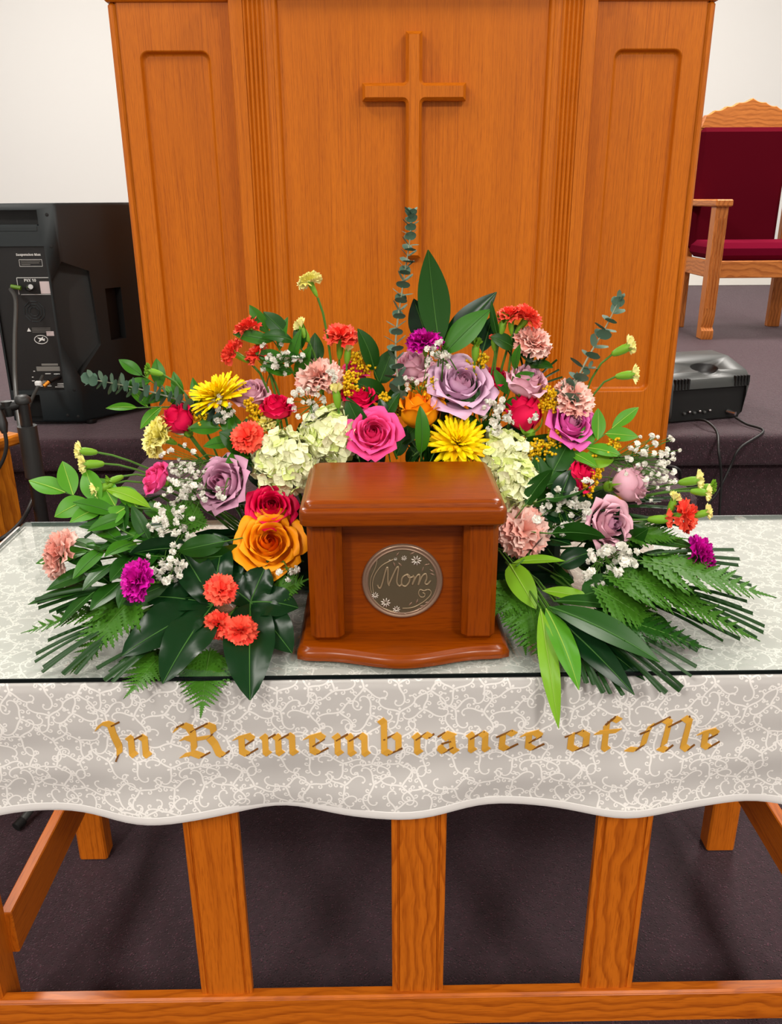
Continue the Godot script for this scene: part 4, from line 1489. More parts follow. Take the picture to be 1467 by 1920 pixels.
# ---- closed or half-open carnation bud
func bud(pos: Vector3, len: float, dir: Vector3, mat: Material, label: String) -> Node3D:
	var t := thing("carnation_bud", label, "flower bud", pos, "carnation buds on thin stems")
	var b := aim(dir, rnd(0, TAU))
	var m := MB.new()
	m.lathe([Vector2(0.05, -0.62), Vector2(0.13, -0.55), Vector2(0.2, -0.3), Vector2(0.225, 0.0), Vector2(0.2, 0.16)], 12)
	for k in 5:
		var a := TAU * k / 5.0
		var rows := []
		for i in 4:
			var f := i / 3.0
			var row := []
			for j in 3:
				var aa := a + (j - 1) * 0.6 * (1.0 - f)
				row.append(Vector3(cos(aa) * (0.2 + 0.03 * f), 0.14 + 0.2 * f, sin(aa) * (0.2 + 0.03 * f)))
			rows.append(row)
		m.sheet(rows)
	if not shapes.has("budcal"): shapes["budcal"] = m.mesh()
	part(t, "calyx", shapes["budcal"], M.calyx).transform = Transform3D(b.scaled(Vector3.ONE * len), Vector3.ZERO)
	for k in 6:
		var o := part(t, "petal", frill(k % 4), mat)
		o.transform = Transform3D((b * Basis(Vector3.UP, TAU * k / 6.0) * Basis(Vector3.RIGHT, 0.22 + 0.2 * (k % 2))).scaled(Vector3(0.52, 0.72, 0.52) * len), dir * len * 0.04)
	stem_to(t, pos - dir * len * 0.6, dir, 0.0017, M.stem)
	return t

# ---- chrysanthemum
func ray() -> ArrayMesh:
	if shapes.has("ray"): return shapes["ray"]
	var m := MB.new()
	var rows := []
	for i in 7:
		var v := i / 6.0
		var row := []
		for j in 5:
			var u := j / 2.0 - 1.0
			var w := 0.108 * sin(PI * clampf(0.12 + v * 0.84, 0, 1)) + 0.015
			row.append(Vector3(u * w, v, 0.05 * u * u - 0.10 * sin(v * 2.4) + 0.04))
		rows.append(row)
	m.sheet(rows)
	shapes["ray"] = m.mesh()
	return shapes["ray"]

func mum(pos: Vector3, r: float, dir: Vector3, label: String) -> void:
	var t := thing("chrysanthemum", label, "chrysanthemum", pos - dir * r * 0.3, "yellow chrysanthemums")
	var b := aim(dir, 0.3)
	var q := 0
	for ring in [[21, 1.55, 1.0], [20, 1.28, 0.98], [19, 1.02, 0.92], [17, 0.78, 0.84], [14, 0.54, 0.72], [10, 0.32, 0.58], [6, 0.12, 0.48]]:
		var off := rnd(0, TAU)
		for k in ring[0]:
			var o := part(t, "ray_petal", ray(), M.yellow if (k + q) % 4 else M.yellow_deep)
			var bb: Basis = b * Basis(Vector3.UP, off + TAU * k / ring[0] + rnd(-0.06, 0.06)) * Basis(Vector3.RIGHT, ring[1] + rnd(-0.12, 0.12))
			o.transform = Transform3D(bb.scaled(Vector3.ONE * r * ring[2] * rnd(0.93, 1.06)), Vector3.ZERO)
		q += 1
	var m := MB.new()
	m.lathe([Vector2(0.0, -0.22), Vector2(0.16, -0.16), Vector2(0.24, -0.03), Vector2(0.1, 0.12), Vector2(0, 0.14)], 14)
	var o := part(t, "calyx", m, M.stem)
	o.transform = Transform3D(b.scaled(Vector3.ONE * r), Vector3.ZERO)
	stem_to(t, pos - dir * r * 0.45, dir, 0.0025, M.stem)

# ---- hydrangea
func floret(kind: int) -> ArrayMesh:
	var key := "floret%d" % kind
	if shapes.has(key): return shapes[key]
	var m := MB.new()
	for p in 4:
		var a := TAU * p / 4.0 + kind * 0.2
		var d := Vector3(cos(a), 0, sin(a))
		var s := Vector3(-d.z, 0, d.x)
		var rows := []
		for i in 6:
			var v := i / 5.0
			var row := []
			for j in 5:
				var u := j / 2.0 - 1.0
				var w := 0.62 * sin(PI * clampf(0.10 + v * 0.82, 0, 1)) * (1.0 if kind == 0 else 0.9)
				row.append(d * (0.04 + v * 0.96 * (1.0 - 0.10 * u * u)) + s * u * w + Vector3.UP * (0.22 * v * v * (0.4 + kind * 0.3) + 0.07 * u * u - 0.05 * sin(u * 4.0 + p + kind) * v + 0.05 * (p % 2)))
			rows.append(row)
		m.sheet(rows)
	m.lathe([Vector2(0.09, -0.02), Vector2(0.07, 0.08), Vector2(0.0, 0.1)], 6)
	shapes[key] = m.mesh()
	return shapes[key]

func hydrangea(pos: Vector3, rx: float, ry: float, dir: Vector3, n: int, size: float, label: String) -> void:
	var t := thing("hydrangea", label, "hydrangea", pos, "pale hydrangea heads")
	var b := aim(dir)
	for i in n:
		# golden spiral over a dome facing the given way
		var f := (i + 0.5) / n
		var y := 1.0 - 1.25 * f
		var rr := sqrt(1.0 - y * y)
		var a := i * 2.39996
		var l := Vector3(cos(a) * rr, y, sin(a) * rr)
		var w := b * l
		var p := Vector3(w.x * rx, w.y * ry, w.z * rx)
		var o := part(t, "floret", floret(i % 3), M.hydra if (i * 7) % 5 else M.hydra_green)
		var nn := (w + Vector3(rnd(-0.75, 0.75), rnd(-0.75, 0.75), rnd(-0.75, 0.75))).normalized()
		o.transform = Transform3D(aim(nn, rnd(0, TAU)).scaled(Vector3.ONE * size * rnd(0.85, 1.12)), p * rnd(0.84, 1.07))
	var m := MB.new()
	var core := MB.new()
	core.lathe([Vector2(0.0, -0.5), Vector2(0.5, -0.35), Vector2(0.7, 0.0), Vector2(0.55, 0.45), Vector2(0.0, 0.7)], 12)
	var o := part(t, "flower_cluster_core", core, M.hydra_green)
	o.transform = Transform3D(b * Basis.from_scale(Vector3(rx, ry, rx)), Vector3.ZERO)
	stem_to(t, pos - dir * rx * 0.3, dir, 0.003, M.stem)

# ---- baby's breath: a branching spray with small double blossoms
func puff() -> ArrayMesh:
	if shapes.has("puff"): return shapes["puff"]
	var m := MB.new()
	var keep := rng.state
	rng.seed = 9
	for k in 16:
		var d := Vector3(rnd(-1, 1), rnd(-0.5, 1.2), rnd(-1, 1)).normalized()
		var s := d.cross(Vector3(0.3, 0.5, 0.8)).normalized()
		var u := s.cross(d)
		var rows := []
		for i in 3:
			var v := i / 2.0
			var row := []
			for j in 3:
				var w := (j - 1) * 0.5 * (0.45 + 0.6 * v)
				row.append(d * (0.15 + 0.8 * v) + s * w + u * (0.25 * v * v + 0.12 * absf(j - 1)))
			rows.append(row)
		m.sheet(rows)
	m.lathe([Vector2(0.0, -0.7), Vector2(0.35, -0.45), Vector2(0.5, 0.0), Vector2(0.35, 0.4), Vector2(0.0, 0.5)], 7)
	rng.state = keep
	shapes["puff"] = m.mesh()
	return shapes["puff"]

func breath(from: Vector3, centre: Vector3, rad: float, n: int, size: float, label: String, squash := 1.0) -> void:
	var t := thing("baby_breath_sprig", label, "baby's breath", from, "baby's breath sprigs")
	var main := centre - from
	var m := MB.new()
	var tips := []
	for i in n:
		var p := Vector3.ZERO
		while true:
			p = Vector3(rnd(-1, 1), rnd(-1, 1), rnd(-1, 1))
			if p.length() < 1.0: break
		tips.append(main + Vector3(p.x * rad * squash, p.y * rad, p.z * rad * 0.6))
	m.tube([Vector3.ZERO, main * 0.5 + Vector3(0, 0.01, 0), main * 0.8], [0.0012, 0.0010, 0.0008], 5)
	for tip in tips:
		var s: Vector3 = main * rnd(0.35, 0.8)
		var mid: Vector3 = (s + tip) * 0.5 + Vector3(rnd(-1, 1), rnd(-0.5, 1), rnd(-1, 1)) * rad * 0.12
		m.tube([s, mid, tip], 0.0006, 4, false)
	part(t, "stem", m, M.stem)
	for tip in tips:
		var o := part(t, "blossom", puff(), M.white_bloom)
		o.transform = Transform3D(aim((tip - main * 0.4).normalized(), rnd(0, TAU)).scaled(Vector3.ONE * size * rnd(0.6, 1.1)), tip)

# ---- goldenrod: plumes of beads too small to count
func goldenrod(from: Vector3, tip: Vector3, width: float, label: String) -> void:
	var t := thing("goldenrod_sprig", label, "goldenrod", from, "goldenrod sprigs")
	var ax := tip - from
	var m := MB.new()
	m.tube([Vector3.ZERO, ax * 0.5, ax * 0.95], [0.0014, 0.001, 0.0006], 5)
	var g := MB.new()
	for i in 15:
		var f := 0.30 + 0.68 * i / 14.0
		var a := i * 2.4
		var side := aim(ax) * Vector3(cos(a), 0.35, sin(a))
		var reach := width * (1.15 - f * 0.85)
		var b := ax * f
		var e := b + side * reach
		m.tube([b, (b + e) * 0.5 + Vector3(0, 0.003, 0), e], 0.0005, 4, false)
		for k in 9:
			var p := b.lerp(e, 0.25 + 0.75 * k / 8.0) + Vector3(rnd(-1, 1), rnd(-1, 1), rnd(-1, 1)) * 0.0035
			g.lathe([Vector2(0.0, -0.0026), Vector2(0.0024, -0.0008), Vector2(0.0022, 0.0012), Vector2(0.0, 0.0026)], 5, p)
	part(t, "stem", m, M.stem)
	var o := part(t, "flower_beads", g, M.golden)
	o.set_meta("kind", "stuff")

# ---- leaves
# blade from a to b, flat side turned towards nrm, bent by bow (share of the length); shape: 0 lance, 1 broad oval, 2 long strap
func blade_mesh(a: Vector3, b: Vector3, width: float, nrm: Vector3, bow: float, shape: int, wave := 0.0) -> Array:
	var ax := b - a
	var l := ax.length()
	var d := ax / l
	var s := d.cross(nrm).normalized()
	var n := s.cross(d).normalized()
	var m := MB.new()
	var rib := MB.new()
	var rows := []
	var spine := []
	for i in 13:
		var v := i / 12.0
		var w: float
		match shape:
			1: w = pow(sin(PI * pow(v, 0.82)), 0.62) * (1.0 if v < 0.75 else lerpf(1.0, 0.82, (v - 0.75) * 4.0))
			2: w = pow(sin(PI * clampf(0.06 + 0.94 * v, 0, 1)), 0.7)
			_: w = pow(sin(PI * pow(v, 0.9)), 0.85)
		w = maxf(w, 0.03) * width * 0.5
		var c := a + d * l * v + n * (bow * l * 4.0 * v * (1.0 - v))
		spine.append(c + n * 0.0004)
		var row := []
		for j in 7:
			var u := j / 3.0 - 1.0
			var lift := 0.28 * absf(u) * w - 0.10 * u * u * w
			row.append(c + s * u * w + n * (lift + wave * w * sin(v * 13.0 + u * 1.5) * u * u))
		rows.append(row)
	m.sheet(rows)
	var rr := []
	for i in 13: rr.append(lerpf(0.0011, 0.0003, i / 12.0) * clampf(width / 0.03, 0.6, 1.4))
	rib.tube(spine, rr, 5, false)
	return [m, rib]

func blade(t: Node3D, called: String, a: Vector3, b: Vector3, width: float, nrm: Vector3, bow: float, shape: int, mat: Material, rib := true, wave := 0.0) -> MeshInstance3D:
	var q := blade_mesh(a - t.position, b - t.position, width, nrm, bow, shape, wave)
	var o := part(t, called, q[0], mat)
	if rib:
		var k := MeshInstance3D.new()
		k.name = "midrib"
		k.mesh = q[1].mesh()
		k.material_override = M.midrib_light if mat == M.leaf_lime or mat == M.leaf_fresh else M.midrib
		o.add_child(k, true)
	return o

# a single large leaf with a short stalk
func lone_leaf(called: String, a: Vector3, b: Vector3, width: float, nrm: Vector3, bow: float, shape: int, mat: Material, label: String, wave := 0.0, group := "") -> void:
	var t := thing(called, label, "leaf", a, group)
	blade(t, "blade", a, b, width, nrm, bow, shape, mat, true, wave)
	var h := heart_of(a)
	var m := MB.new()
	m.tube([Vector3.ZERO, (h - a) * 0.25 + Vector3(0, 0.008, 0), (h - a) * 0.6], [0.0012, 0.0015, 0.0018], 5)
	part(t, "stalk", m, M.stem)

# leafy stem: alternating pointed leaves along a curve
func sprig(called: String, pts: Array, n: int, ll: float, lw: float, nrm: Vector3, mat: Material, label: String, shape := 0, spread := 0.75, group := "leafy green sprigs") -> void:
	var t := thing(called, label, "leafy stem", pts[0], group)
	var c := spline(pts, 8)
	var m := MB.new()
	var rel := []
	var rad := []
	for i in c.size():
		rel.append(c[i] - pts[0])
		rad.append(lerpf(0.0019, 0.0007, float(i) / c.size()))
	m.tube(rel, rad, 5)
	part(t, "stem", m, M.stem)
	for i in n:
		var f := 0.22 + 0.78 * i / maxf(n - 1, 1)
		var k := mini(int(f * (c.size() - 1)), c.size() - 2)
		var d: Vector3 = (c[k + 1] - c[k]).normalized()
		var s := d.cross(nrm).normalized() * (1.0 if i % 2 == 0 else -1.0)
		var dirn := d if i == n - 1 else (d * (1.0 - spread * 0.45) + s * spread + nrm * rnd(-0.15, 0.3)).normalized()
		var l := ll * rnd(0.85, 1.12)
		var nn := (nrm + Vector3(rnd(-0.4, 0.4), rnd(-0.2, 0.3), rnd(-0.3, 0.3))).normalized()
		blade(t, "leaf", c[k], c[k] + dirn * l, lw * rnd(0.85, 1.1), nn, rnd(0.02, 0.09), shape, mat, true)

# ---- leatherleaf fern
func pinna(kind: int) -> ArrayMesh:
	var key := "pinna%d" % kind
	if shapes.has(key): return shapes[key]
	var m := MB.new()
	var rows := []
	var n := 15
	for i in n:
		var v := i / (n - 1.0)
		var w := (0.205 * pow(1.0 - v, 0.75) + 0.005) * (1.0 if i % 2 == 0 else 0.52)
		var sk := 0.045 if i % 2 == 0 else 0.0
		rows.append([Vector3(-w, v + sk, 0.03 * w), Vector3(-w * 0.5, v + sk * 0.4, 0.02), Vector3(0, v, -0.008 + 0.10 * v * v * (kind - 0.3)), Vector3(w * 0.5, v + sk * 0.4, 0.02), Vector3(w, v + sk, 0.03 * w)])
	m.sheet(rows)
	shapes[key] = m.mesh()
	return shapes[key]

func fern(a: Vector3, b: Vector3, width: float, nrm: Vector3, bow: float, label: String, mat: Material = null) -> void:
	if mat == null: mat = M.fern
	var t := thing("fern_frond", label, "fern", a, "leatherleaf fern fronds")
	var ax := b - a
	var l := ax.length()
	var d := ax / l
	var s := d.cross(nrm).normalized()
	var n := s.cross(d).normalized()
	var pts := []
	for i in 13:
		var v := i / 12.0
		pts.append(d * l * v + n * bow * l * 4.0 * v * (1.0 - v))
	var m := MB.new()
	var rr := []
	for i in 13: rr.append(lerpf(0.0013, 0.0004, i / 12.0))
	m.tube(pts, rr, 5)
	part(t, "rachis", m, M.stem)
	var pairs := 12
	for i in pairs:
		var v := 0.08 + 0.90 * i / pairs
		var k := minf(v * 12.0, 11.99)
		var p: Vector3 = pts[int(k)].lerp(pts[int(k) + 1], k - floorf(k))
		var size := width * 0.58 * pow(1.0 - v, 0.72) * minf(1.0, 0.6 + v * 3.0) + 0.006
		for sg in [-1.0, 1.0]:
			var dirn: Vector3 = (d * 0.62 + s * sg * 0.85 + n * rnd(-0.06, 0.12)).normalized()
			var x := dirn.cross(n).normalized()
			var o := part(t, "leaflet", pinna(i % 2), mat)
			o.transform = Transform3D(Basis(x, dirn, x.cross(dirn)).scaled(Vector3.ONE * size * rnd(0.92, 1.08)), p)
	var o := part(t, "leaflet", pinna(0), mat)
	o.transform = Transform3D(Basis(s, d, s.cross(d)).scaled(Vector3.ONE * width * 0.28), pts[11])

# ---- palm cut square at the tips: stiff folded blades fanning from one point
func palm(a: Vector3, tips: Array, width: float, label: String, mat: Material = null) -> void:
	var t := thing("palm_frond", label, "palm leaf", a, "trimmed palm fronds")
	var q := MB.new()
	for p in tips:
		var e: Vector3 = p - a
		var l := e.length()
		var d := e / l
		var s := d.cross(Vector3(rnd(-0.4, 0.4), 0.9, 0.3)).normalized()
		var n := s.cross(d)
		var rows := []
		for i in 8:
			var v := i / 7.0
			var w := width * 0.5 * (0.35 + 0.65 * smoothstep(0.0, 0.5, v))
			var c := e * v + n * 0.05 * l * sin(PI * v)
			rows.append([c - s * w + n * w * 0.5, c, c + s * w + n * w * 0.5])
		var m := MB.new()
		m.sheet(rows)
		part(t, "blade", m, mat if mat else M.palm)
	q.tube([Vector3.ZERO, (heart_of(a) - a) * 0.4], 0.0022, 5)
	part(t, "stalk", q, M.stem)

# ---- eucalyptus: paired round leaves threaded along a stem
func coin(kind: int) -> ArrayMesh:
	var key := "coin%d" % kind
	if shapes.has(key): return shapes[key]
	var m := MB.new()
	var rows := []
	for i in 7:
		var v := i / 6.0
		var w := 0.52 * sqrt(maxf(1.0 - pow(2.0 * v - 1.0, 2.0), 0.0)) + (0.05 if i == 0 else 0.012)
		var row := []
		for j in 5:
			var u := j / 2.0 - 1.0
			row.append(Vector3(u * w, v, 0.10 * (u * u) * w + (0.12 + 0.1 * kind) * v * v))
		rows.append(row)
	m.sheet(rows)
	shapes[key] = m.mesh()
	return shapes[key]

func eucalyptus(pts: Array, n: int, size0: float, size1: float, label: String, tilt := 0.8) -> void:
	var t := thing("eucalyptus_stem", label, "eucalyptus", pts[0], "eucalyptus stems")
	var c := spline(pts, 10)
	var rel := []
	var rad := []
	for i in c.size():
		rel.append(c[i] - pts[0])
		rad.append(lerpf(0.0019, 0.0007, float(i) / c.size()))
	var m := MB.new()
	m.tube(rel, rad, 6)
	part(t, "stem", m, M.euca_stem)
	for i in n:
		var f := 0.03 + 0.97 * i / (n - 1.0)
		var k := f * (c.size() - 1)
		var k0 := mini(int(k), c.size() - 2)
		var p: Vector3 = rel[k0].lerp(rel[k0 + 1], k - k0)
		var d: Vector3 = (rel[k0 + 1] - rel[k0]).normalized()
		var b := aim(d, i * PI * 0.5 + rnd(-0.25, 0.25))
		for sg in 2:
			var o := part(t, "leaf", coin((i + sg) % 2), M.euca)
			var bb := b * Basis(Vector3.UP, PI * sg) * Basis(Vector3.RIGHT, PI * 0.5 - tilt * rnd(0.5, 1.5) - (0.5 if i > n - 4 else 0.0))
			o.transform = Transform3D(bb.scaled(Vector3.ONE * lerpf(size0, size1, f) * rnd(0.85, 1.1)), p)

# ---- glossy lobed aralia leaf: lobes radiating from the stalk, joined at the base
func aralia(hub: Vector3, lobes: Array, nrm: Vector3, label: String) -> void:
	var t := thing("aralia_leaf", label, "leaf", hub, "dark glossy aralia leaves")
	for l in lobes: blade(t, "lobe", hub, l[0], l[1], nrm, rnd(0.04, 0.10), 1, M.leaf_deep, true, 0.11)
	var h := heart_of(hub)
	var m := MB.new()
	m.tube([Vector3.ZERO, (h - hub) * 0.4], 0.0024, 6)
	part(t, "stalk", m, M.stem)

func make_flowers() -> void:
	rng.seed = 404
	var f := thing("floral_foam", "dark green floral foam in a low tray hidden behind the urn", "floral foam", Vector3(0.03, 0.7898, -1.285))
	var m := MB.new()
	m.box(Vector3(0, 0.043, 0), Vector3(0.52, 0.07, 0.09), 0.012)
	part(f, "foam_block", m, M.foam)
	m = MB.new()
	m.box(Vector3(0, 0.011, 0), Vector3(0.56, 0.022, 0.125), 0.008)
	part(f, "tray", m, M.leaf_deep)
	make_roses()
	make_carnations()
	make_small_blooms()
	make_greens()
	make_filler()

func make_roses() -> void:
	# mauve
	rose(Vector3(-0.2358, 0.9788, -1.201), 0.04573, face_dir(-0.45, 0.25, 0.85), M.mauve, M.mauve_deep, 0.85, "large dusty mauve rose turned left, far left of the urn above the white sprigs")
	rose(Vector3(0.1255, 1.112, -1.269), 0.0506, face_dir(0.08, 0.45, 0.88), M.lilac, M.mauve, 1.0, "wide open lilac rose at the top centre, above the yellow chrysanthemum")
	rose(Vector3(0.05253, 1.128, -1.306), 0.03917, face_dir(0.0, 0.8, 0.6), M.mauve_pale, M.mauve, 0.55, "pale mauve rose standing upright left of the wide open lilac rose")
	rose(Vector3(0.222, 1.111, -1.269), 0.03921, face_dir(0.3, 0.75, 0.55), M.mauve_pale, M.mauve, 0.45, "pale mauve rose right of the wide open lilac rose, under a pink carnation")
	rose(Vector3(0.3373, 0.9218, -1.158), 0.04284, face_dir(0.4, 0.1, 0.9), M.mauve_pale, M.mauve, 0.8, "dusty mauve rose facing right, low on the right above white sprigs")
	rose(Vector3(0.3671, 0.9676, -1.21), 0.03338, face_dir(0.95, 0.1, 0.35), M.mauve_pale, M.lilac, 0.3, "slender pale mauve rosebud pointing right, above the low mauve rose")
	rose(Vector3(-0.2011, 1.094, -1.284), 0.03471, face_dir(-0.1, 0.75, 0.65), M.mauve_pale, M.mauve, 0.6, "pale pink-mauve rose half hidden behind a crimson rose, beside the left chrysanthemum")
	rose(Vector3(0.2942, 1.053, -1.251), 0.03933, face_dir(0.25, 0.35, 0.9), M.orchid, M.mauve_deep, 0.9, "orchid pink rose right of the crimson rosebud in the upper right")
	# crimson and fuchsia
	rose(Vector3(-0.164, 0.9487, -1.176), 0.03735, face_dir(0.1, 0.35, 0.9), M.fuchsia, M.fuchsia_deep, 0.8, "crimson rose directly above the orange rose beside the urn")
	rose(Vector3(-0.1577, 1.078, -1.258), 0.03095, face_dir(0.05, 0.85, 0.5), M.fuchsia, M.fuchsia_deep, 0.45, "crimson rose seen from the side, upper left between chrysanthemum and hydrangea")
	rose(Vector3(-0.3019, 1.057, -1.251), 0.02686, face_dir(-0.45, 0.75, 0.45), M.fuchsia, M.fuchsia_deep, 0.2, "crimson rosebud pointing up beside the pale yellow carnation on the left")
	rose(Vector3(0.2244, 1.057, -1.252), 0.03274, face_dir(-0.25, 0.92, 0.15), M.fuchsia, M.fuchsia_deep, 0.15, "smooth crimson rosebud right of the lower yellow chrysanthemum")
	rose(Vector3(0.2986, 0.9812, -1.207), 0.03236, face_dir(0.75, 0.35, 0.5), M.fuchsia, M.fuchsia_deep, 0.4, "crimson rose turned right, below the orchid pink rose")
	rose(Vector3(-0.03378, 1.094, -1.263), 0.03098, face_dir(0.2, 0.75, 0.6), M.fuchsia, M.fuchsia_deep, 0.5, "crimson rose behind the hot pink bloom, above the left hydrangea")
	rose(Vector3(-0.03716, 1.129, -1.295), 0.02479, face_dir(0.1, 0.75, 0.6), M.hot_pink_deep, M.fuchsia, 0.5, "deep pink rose behind the top left pink carnation")
	rose(Vector3(0.1765, 1.113, -1.291), 0.02819, face_dir(0.2, 0.8, 0.5), M.fuchsia, M.fuchsia_deep, 0.4, "crimson rose tucked between the lilac rose and the pale mauve rose")
	# orange
	rose(Vector3(-0.1641, 0.9078, -1.138), 0.04765, face_dir(0.12, 0.3, 0.93), M.orange, M.orange_deep, 1.0, "wide open orange rose at the urn's left side")
	rose(Vector3(0.05977, 1.063, -1.254), 0.03431, face_dir(0.05, 0.85, 0.5), M.orange, M.orange_deep, 0.35, "orange rosebud behind the urn, left of the lower yellow chrysanthemum")
	# hot pink ruffled
	rose(Vector3(-0.01045, 1.05, -1.219), 0.03914, face_dir(-0.05, 0.25, 0.95), M.hot_pink, M.hot_pink_deep, 0.95, "ruffled hot pink bloom above the urn's top left edge")
	rose(Vector3(-0.3378, 0.9851, -1.205), 0.0289, face_dir(-0.75, 0.4, 0.5), M.hot_pink, M.hot_pink_deep, 0.7, "hot pink rose facing left, left of the dusty mauve rose")

func make_carnations() -> void:
	carnation(Vector3(-0.474, 0.8998, -1.125), 0.03633, face_dir(-0.95, 0.2, 0.3), M.pink, M.pink_deep, "pale pink carnation facing left at the far left end", false, 1.0)
	carnation(Vector3(-0.09433, 1.132, -1.275), 0.03579, face_dir(-0.1, 0.75, 0.65), M.pink, M.pink_deep, "pale pink carnation at the upper left beside the deep pink rose")
	carnation(Vector3(0.2326, 1.18, -1.282), 0.02992, face_dir(0.15, 0.75, 0.6), M.pink, M.pink_deep, "pale pink carnation at the upper right below two coral blooms")
	carnation(Vector3(0.2999, 1.095, -1.264), 0.03354, face_dir(0.35, 0.5, 0.8), M.pink, M.pink_deep, "pale pink carnation above the orchid pink rose")
	carnation(Vector3(0.2128, 0.9181, -1.153), 0.03874, face_dir(0.05, 0.2, 0.97), M.pink, M.pink_deep, "pale pink carnation at the urn's right shoulder")
	carnation(Vector3(-0.3443, 1.044, -1.243), 0.03247, face_dir(-0.85, 0.35, 0.45), M.butter, M.butter_deep, "pale yellow carnation facing left beside the crimson rosebud")
	carnation(Vector3(-0.3413, 0.8926, -1.048), 0.02919, face_dir(-0.75, 0.15, 0.6), M.magenta, M.magenta_deep, "magenta carnation low on the left among dark leaves")
	carnation(Vector3(0.473, 0.8866, -1.122), 0.03124, face_dir(0.9, 0.15, 0.35), M.magenta, M.magenta_deep, "magenta carnation at the far right edge of the greenery")
	carnation(Vector3(0.0683, 1.182, -1.282), 0.02745, face_dir(-0.05, 0.85, 0.5), M.magenta, M.magenta_deep, "magenta carnation at the top under the upright broad leaf")
	# coral sprays
	carnation(Vector3(-0.2007, 1.202, -1.284), 0.02166, face_dir(-0.5, 0.85, 0.2), M.coral, M.coral_deep, "coral spray carnation, highest of the three at upper left", true)
	carnation(Vector3(-0.2273, 1.165, -1.279), 0.02099, face_dir(-0.85, 0.5, 0.2), M.coral, M.coral_deep, "coral spray carnation, leftmost of the three at upper left", true)
	carnation(Vector3(-0.1879, 1.163, -1.279), 0.0202, face_dir(-0.5, 0.75, 0.4), M.coral, M.coral_deep, "coral spray carnation, lowest right of the three at upper left", true)
	carnation(Vector3(-0.05819, 1.19, -1.283), 0.02576, face_dir(0.1, 0.85, 0.5), M.coral, M.coral_deep, "coral spray carnation left of the tall eucalyptus", true)
	carnation(Vector3(-0.2, 1.05, -1.212), 0.02459, face_dir(-0.2, 0.35, 0.9), M.coral, M.coral_deep, "coral spray carnation below the left chrysanthemum", true)
	carnation(Vector3(0.1966, 1.218, -1.285), 0.02005, face_dir(-0.1, 0.9, 0.3), M.coral, M.coral_deep, "coral spray carnation, left of the pair at upper right", true)
	carnation(Vector3(0.2265, 1.215, -1.285), 0.02249, face_dir(0.55, 0.7, 0.4), M.coral, M.coral_deep, "coral spray carnation, right of the pair at upper right", true)
	carnation(Vector3(-0.2229, 0.8784, -1.048), 0.02201, face_dir(0.0, 0.45, 0.9), M.coral, M.coral_deep, "coral spray carnation, topmost of the trio below the orange rose", true)
	carnation(Vector3(-0.2243, 0.8381, -1.014), 0.02023, face_dir(-0.3, -0.3, 0.9), M.coral, M.coral_deep, "coral spray carnation, lower left of the trio over the dark lobed leaf", true)
	carnation(Vector3(-0.1912, 0.8305, -1.007), 0.02232, face_dir(0.1, -0.35, 0.9), M.coral, M.coral_deep, "coral spray carnation, lower right of the trio over the dark lobed leaf", true)
	carnation(Vector3(0.4606, 0.9321, -1.168), 0.02473, face_dir(0.75, 0.0, 0.6), M.coral, M.coral_deep, "coral spray carnation beside pale yellow buds at the far right", true)
	carnation(Vector3(-0.1051, 1.269, -1.285), 0.01813, face_dir(-0.45, 0.9, 0.1), M.butter, M.butter_deep, "pale yellow spray carnation on a long stem, highest on the left", true)
	carnation(Vector3(-0.1767, 1.062, -1.253), 0.01548, face_dir(-0.25, 0.7, 0.6), M.butter, M.butter_deep, "pale yellow spray carnation under the side-on crimson rose", true)
	# buds
	bud(Vector3(-0.4477, 1.023, -1.229), 0.02907, face_dir(-0.98, 0.08, 0.2), M.butter, "pale green-yellow bud at far left, upper of the pair")
	bud(Vector3(-0.4383, 1.006, -1.218), 0.0322, face_dir(-0.98, -0.05, 0.2), M.butter, "pale green-yellow bud at far left, lower of the pair")
	bud(Vector3(-0.4194, 0.9747, -1.196), 0.03036, face_dir(-0.85, -0.4, 0.25), M.butter, "half-open yellow bud just above the left leafy sprig")
	bud(Vector3(-0.4017, 0.985, -1.205), 0.02406, face_dir(-0.8, -0.35, 0.2), M.calyx, "small closed green bud behind the half-open yellow bud at left")
	bud(Vector3(-0.3447, 1.134, -1.275), 0.02433, face_dir(-0.95, 0.25, 0.1), M.calyx, "closed green bud above the left eucalyptus stem")
	bud(Vector3(-0.116, 1.192, -1.283), 0.02896, face_dir(-0.5, 0.85, 0.2), M.butter, "yellow bud leaning left below the long-stemmed yellow bloom")
	bud(Vector3(-0.04912, 1.158, -1.279), 0.02429, face_dir(0.1, 0.95, 0.2), M.butter, "pale bud hanging under the coral bloom left of the eucalyptus")
	bud(Vector3(-0.06529, 1.101, -1.244), 0.02887, face_dir(-0.1, 0.95, 0.2), M.butter, "yellow bud standing in front of the crimson rose above the left hydrangea")
	bud(Vector3(0.1454, 1.163, -1.279), 0.02756, face_dir(0.05, 0.95, 0.2), M.calyx, "closed green bud right of the broad upright leaves")
	bud(Vector3(0.1852, 1.198, -1.284), 0.02901, face_dir(0.25, 0.9, 0.2), M.calyx, "closed green bud under the upper right coral pair")
	bud(Vector3(0.1728, 1.173, -1.281), 0.01942, face_dir(-0.15, 0.9, 0.2), M.coral, "tiny coral bud among leaves left of the upper right pink carnation")
	bud(Vector3(0.3716, 1.163, -1.279), 0.0325, face_dir(0.9, 0.4, 0.1), M.butter, "half-open yellow bud at upper right against the pulpit, upper of two")
	bud(Vector3(0.3802, 1.124, -1.274), 0.03108, face_dir(0.97, 0.1, 0.1), M.butter, "half-open yellow bud at upper right against the pulpit, lower of two")
	bud(Vector3(0.4721, 0.9753, -1.204), 0.03239, face_dir(0.97, 0.12, 0.2), M.butter, "half-open yellow bud at far right over the carpeted step")
